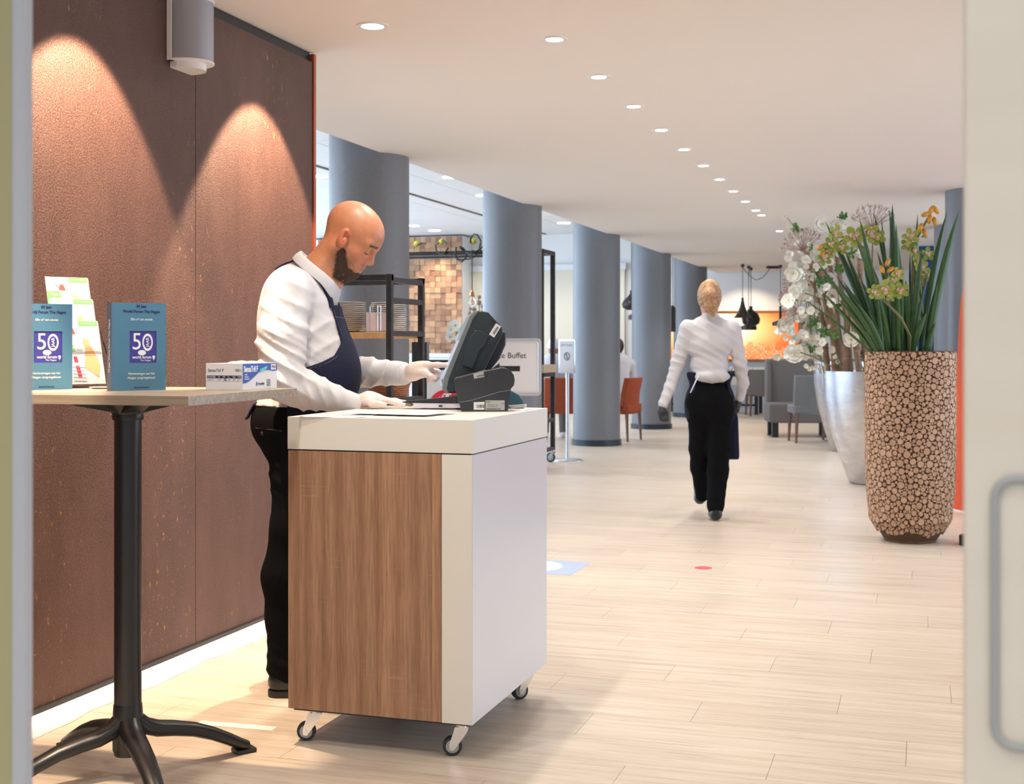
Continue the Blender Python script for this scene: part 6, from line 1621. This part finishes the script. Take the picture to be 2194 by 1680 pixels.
def wshirt(p):
    d = rc(p, wm(1483, 708), wm(1560, 708), .062, .062); d = smin(d, rc(p, wm(1500, 694, -.01), wm(1542, 694, -.01), .045, .045), .05); d = smin(d, ell(p, wm(1521, 735, .01), (.175, .12, .14)), .05); d = smin(d, ell(p, wm(1520, 785, .01), (.140, .108, .10)), .05)
    pe = ell(p, wm(1524, 806, -.03), (.135, .10, .055)); d = smin(d, pe, .02)
    for a_ in AR: d = smin(d, chain(p, a_, .02), .02)
    d = smin(d, rc(p, wm(1521, 676, -.01), wm(1521, 694, -.01), .062, .085), .03)
    d = d - .008 * np.exp(-((p[:, 2] - wm(0, 770)[2]) / .09) ** 2) * folds(p, (22, 0, 55), 3, 2.5) - .005 * folds(p, (30, 10, 40), 9, 2)
    d = np.maximum(d, p[:, 2] - wm(0, 676)[2] + .5 * p[:, 1]); 
    d = np.maximum(d, wm(1510, 822)[2] - p[:, 2] + (np.abs(p[:, 0]) > .16) * -1.0)
    return d
sdf_obj('blouse', wshirt, wm(1405, 880) - np.array([0, .2, 0], dtype=np.float32), wm(1610, 668) + np.array([0, .2, 0], dtype=np.float32), .008, M['shirt'], wo)
for a_, hx, sgn in ((wm(1420, 868, -.03), (wm(1417, 882, -.04), wm(1422, 896, -.05)), 1), (wm(1584, 856, .08), (wm(1579, 868, .09), wm(1574, 880, .10)), -1)):
    def hf(p, a_=a_, hx=hx, sgn=sgn):
        d = rc(p, a_, hx[0], .024, .030); ax_ = (hx[1] - hx[0]); ax_ /= np.linalg.norm(ax_)
        for q in range(4):
            o_ = np.array([-.024 + .016 * q, .0, 0], dtype=np.float32); d = smin(d, finger(p, [hx[0] + o_, hx[0] + o_ * 1.1 + ax_ * .05, hx[0] + o_ * 1.1 + ax_ * (.08 - .005 * abs(q - 1.5)) + np.array([0, .02, 0])], .0095, .007), .004)
        return smin(d, finger(p, [hx[0] + np.array([.02 * sgn, -.01, .02]), hx[0] + np.array([.04 * sgn, -.01, -.005]), hx[0] + np.array([.045 * sgn, .0, -.03])], .010, .008), .006)
    sdf_obj('glove', hf, np.minimum(a_, hx[1]) - .10, np.maximum(a_, hx[1]) + .08, .0045, M['black_glove'], wo)
def wtr(p):
    d = ell(p, wm(1521, 865, .0), (.178, .135, .17)); d = smin(d, rc(p, wm(1500, 800, 0), wm(1542, 800, 0), .085, .085), .05)
    Lg = chain(p, [(wm(1503, 890, .02), .098), (wm(1500, 960, .07), .078), (wm(1500, 1000, .10), .068), (wm(1505, 1060, .22), .052)], .03)
    Rg = chain(p, [(wm(1541, 890, -.02), .098), (wm(1540, 960, -.03), .082), (wm(1538, 1010, -.04), .074), (wm(1533, 1085, -.12), .062)], .03)
    d = smin(d, smin(Lg, Rg, .02), .05); d = d - .003 * folds(p, (25, 0, 40), 3, 2); return np.maximum(d, p[:, 2] - wm(0, 800)[2])
sdf_obj('trousers', wtr, wm(1450, 1110) - np.array([0, .26, 0], dtype=np.float32), wm(1592, 792) + np.array([0, .32, 0], dtype=np.float32), .009, M['black_cloth'], wo)
def wap(p):
    d = ell(p, wm(1521, 870, .02), (.186, .150, .24)); d = smin(d, rc(p, wm(1497, 800, .01), wm(1545, 800, .01), .088, .088), .05)
    bk_ = .55 * np.clip((np.abs(p[:, 0]) - .0), 0, .3)
    d = np.maximum(d, -(p[:, 1] + .14 - 0) * 0 + ( -np.abs(p[:, 0]) + np.interp(p[:, 2], [wm(0, 960)[2], wm(0, 830)[2], wm(0, 795)[2]], [.19, .115, .10]) - (p[:, 1] > .02) * 1.0))
    sk = rc(p, wm(1552, 900, .03), wm(1556, 975, .05), .10, .095); d = np.minimum(d, np.maximum(sk, np.maximum(-(p[:, 1]) + .0, wm(0, 985)[2] - p[:, 2])))
    return np.maximum(np.maximum(d, p[:, 2] - wm(0, 797)[2]), wm(0, 985)[2] - p[:, 2])
sdf_obj('apron', wap, wm(1445, 990) - np.array([0, .2, 0], dtype=np.float32), wm(1605, 790) + np.array([0, .26, 0], dtype=np.float32), .009, M['navy'], wo)
MB().tube([tuple(wm(x_, y_, -.14)) for x_, y_ in ((1500, 800), (1493, 812), (1487, 825), (1479, 842))], [.010, .012, .010, .008], 6, flat=.4).build('apron_tie', M['paper'], wo)
for px_, py_, dd, tilt in ((1498, 1088, .30, .9), (1534, 1112, -.14, 0)):
    c0 = wm(px_, py_, dd); c0[2] = .0 if tilt == 0 else .085
    def shf(p, c0=c0, tilt=tilt):
        q = p - c0; 
        if tilt: q = q @ np.array([[1, 0, 0], [0, math.cos(tilt), -math.sin(tilt)], [0, math.sin(tilt), math.cos(tilt)]], dtype=np.float32)
        d = rc(q, (0, .0, .05), (0, .15, .035), .042, .036); d = smin(d, rc(q, (0, .0, .05), (0, .0, .12), .038, .036), .02); return np.maximum(d, -q[:, 2] + .002)
    sdf_obj('shoe', shf, c0 - .12 - np.array([0, .05, .0]), c0 + .22, .0065, M['shoe'], wo)
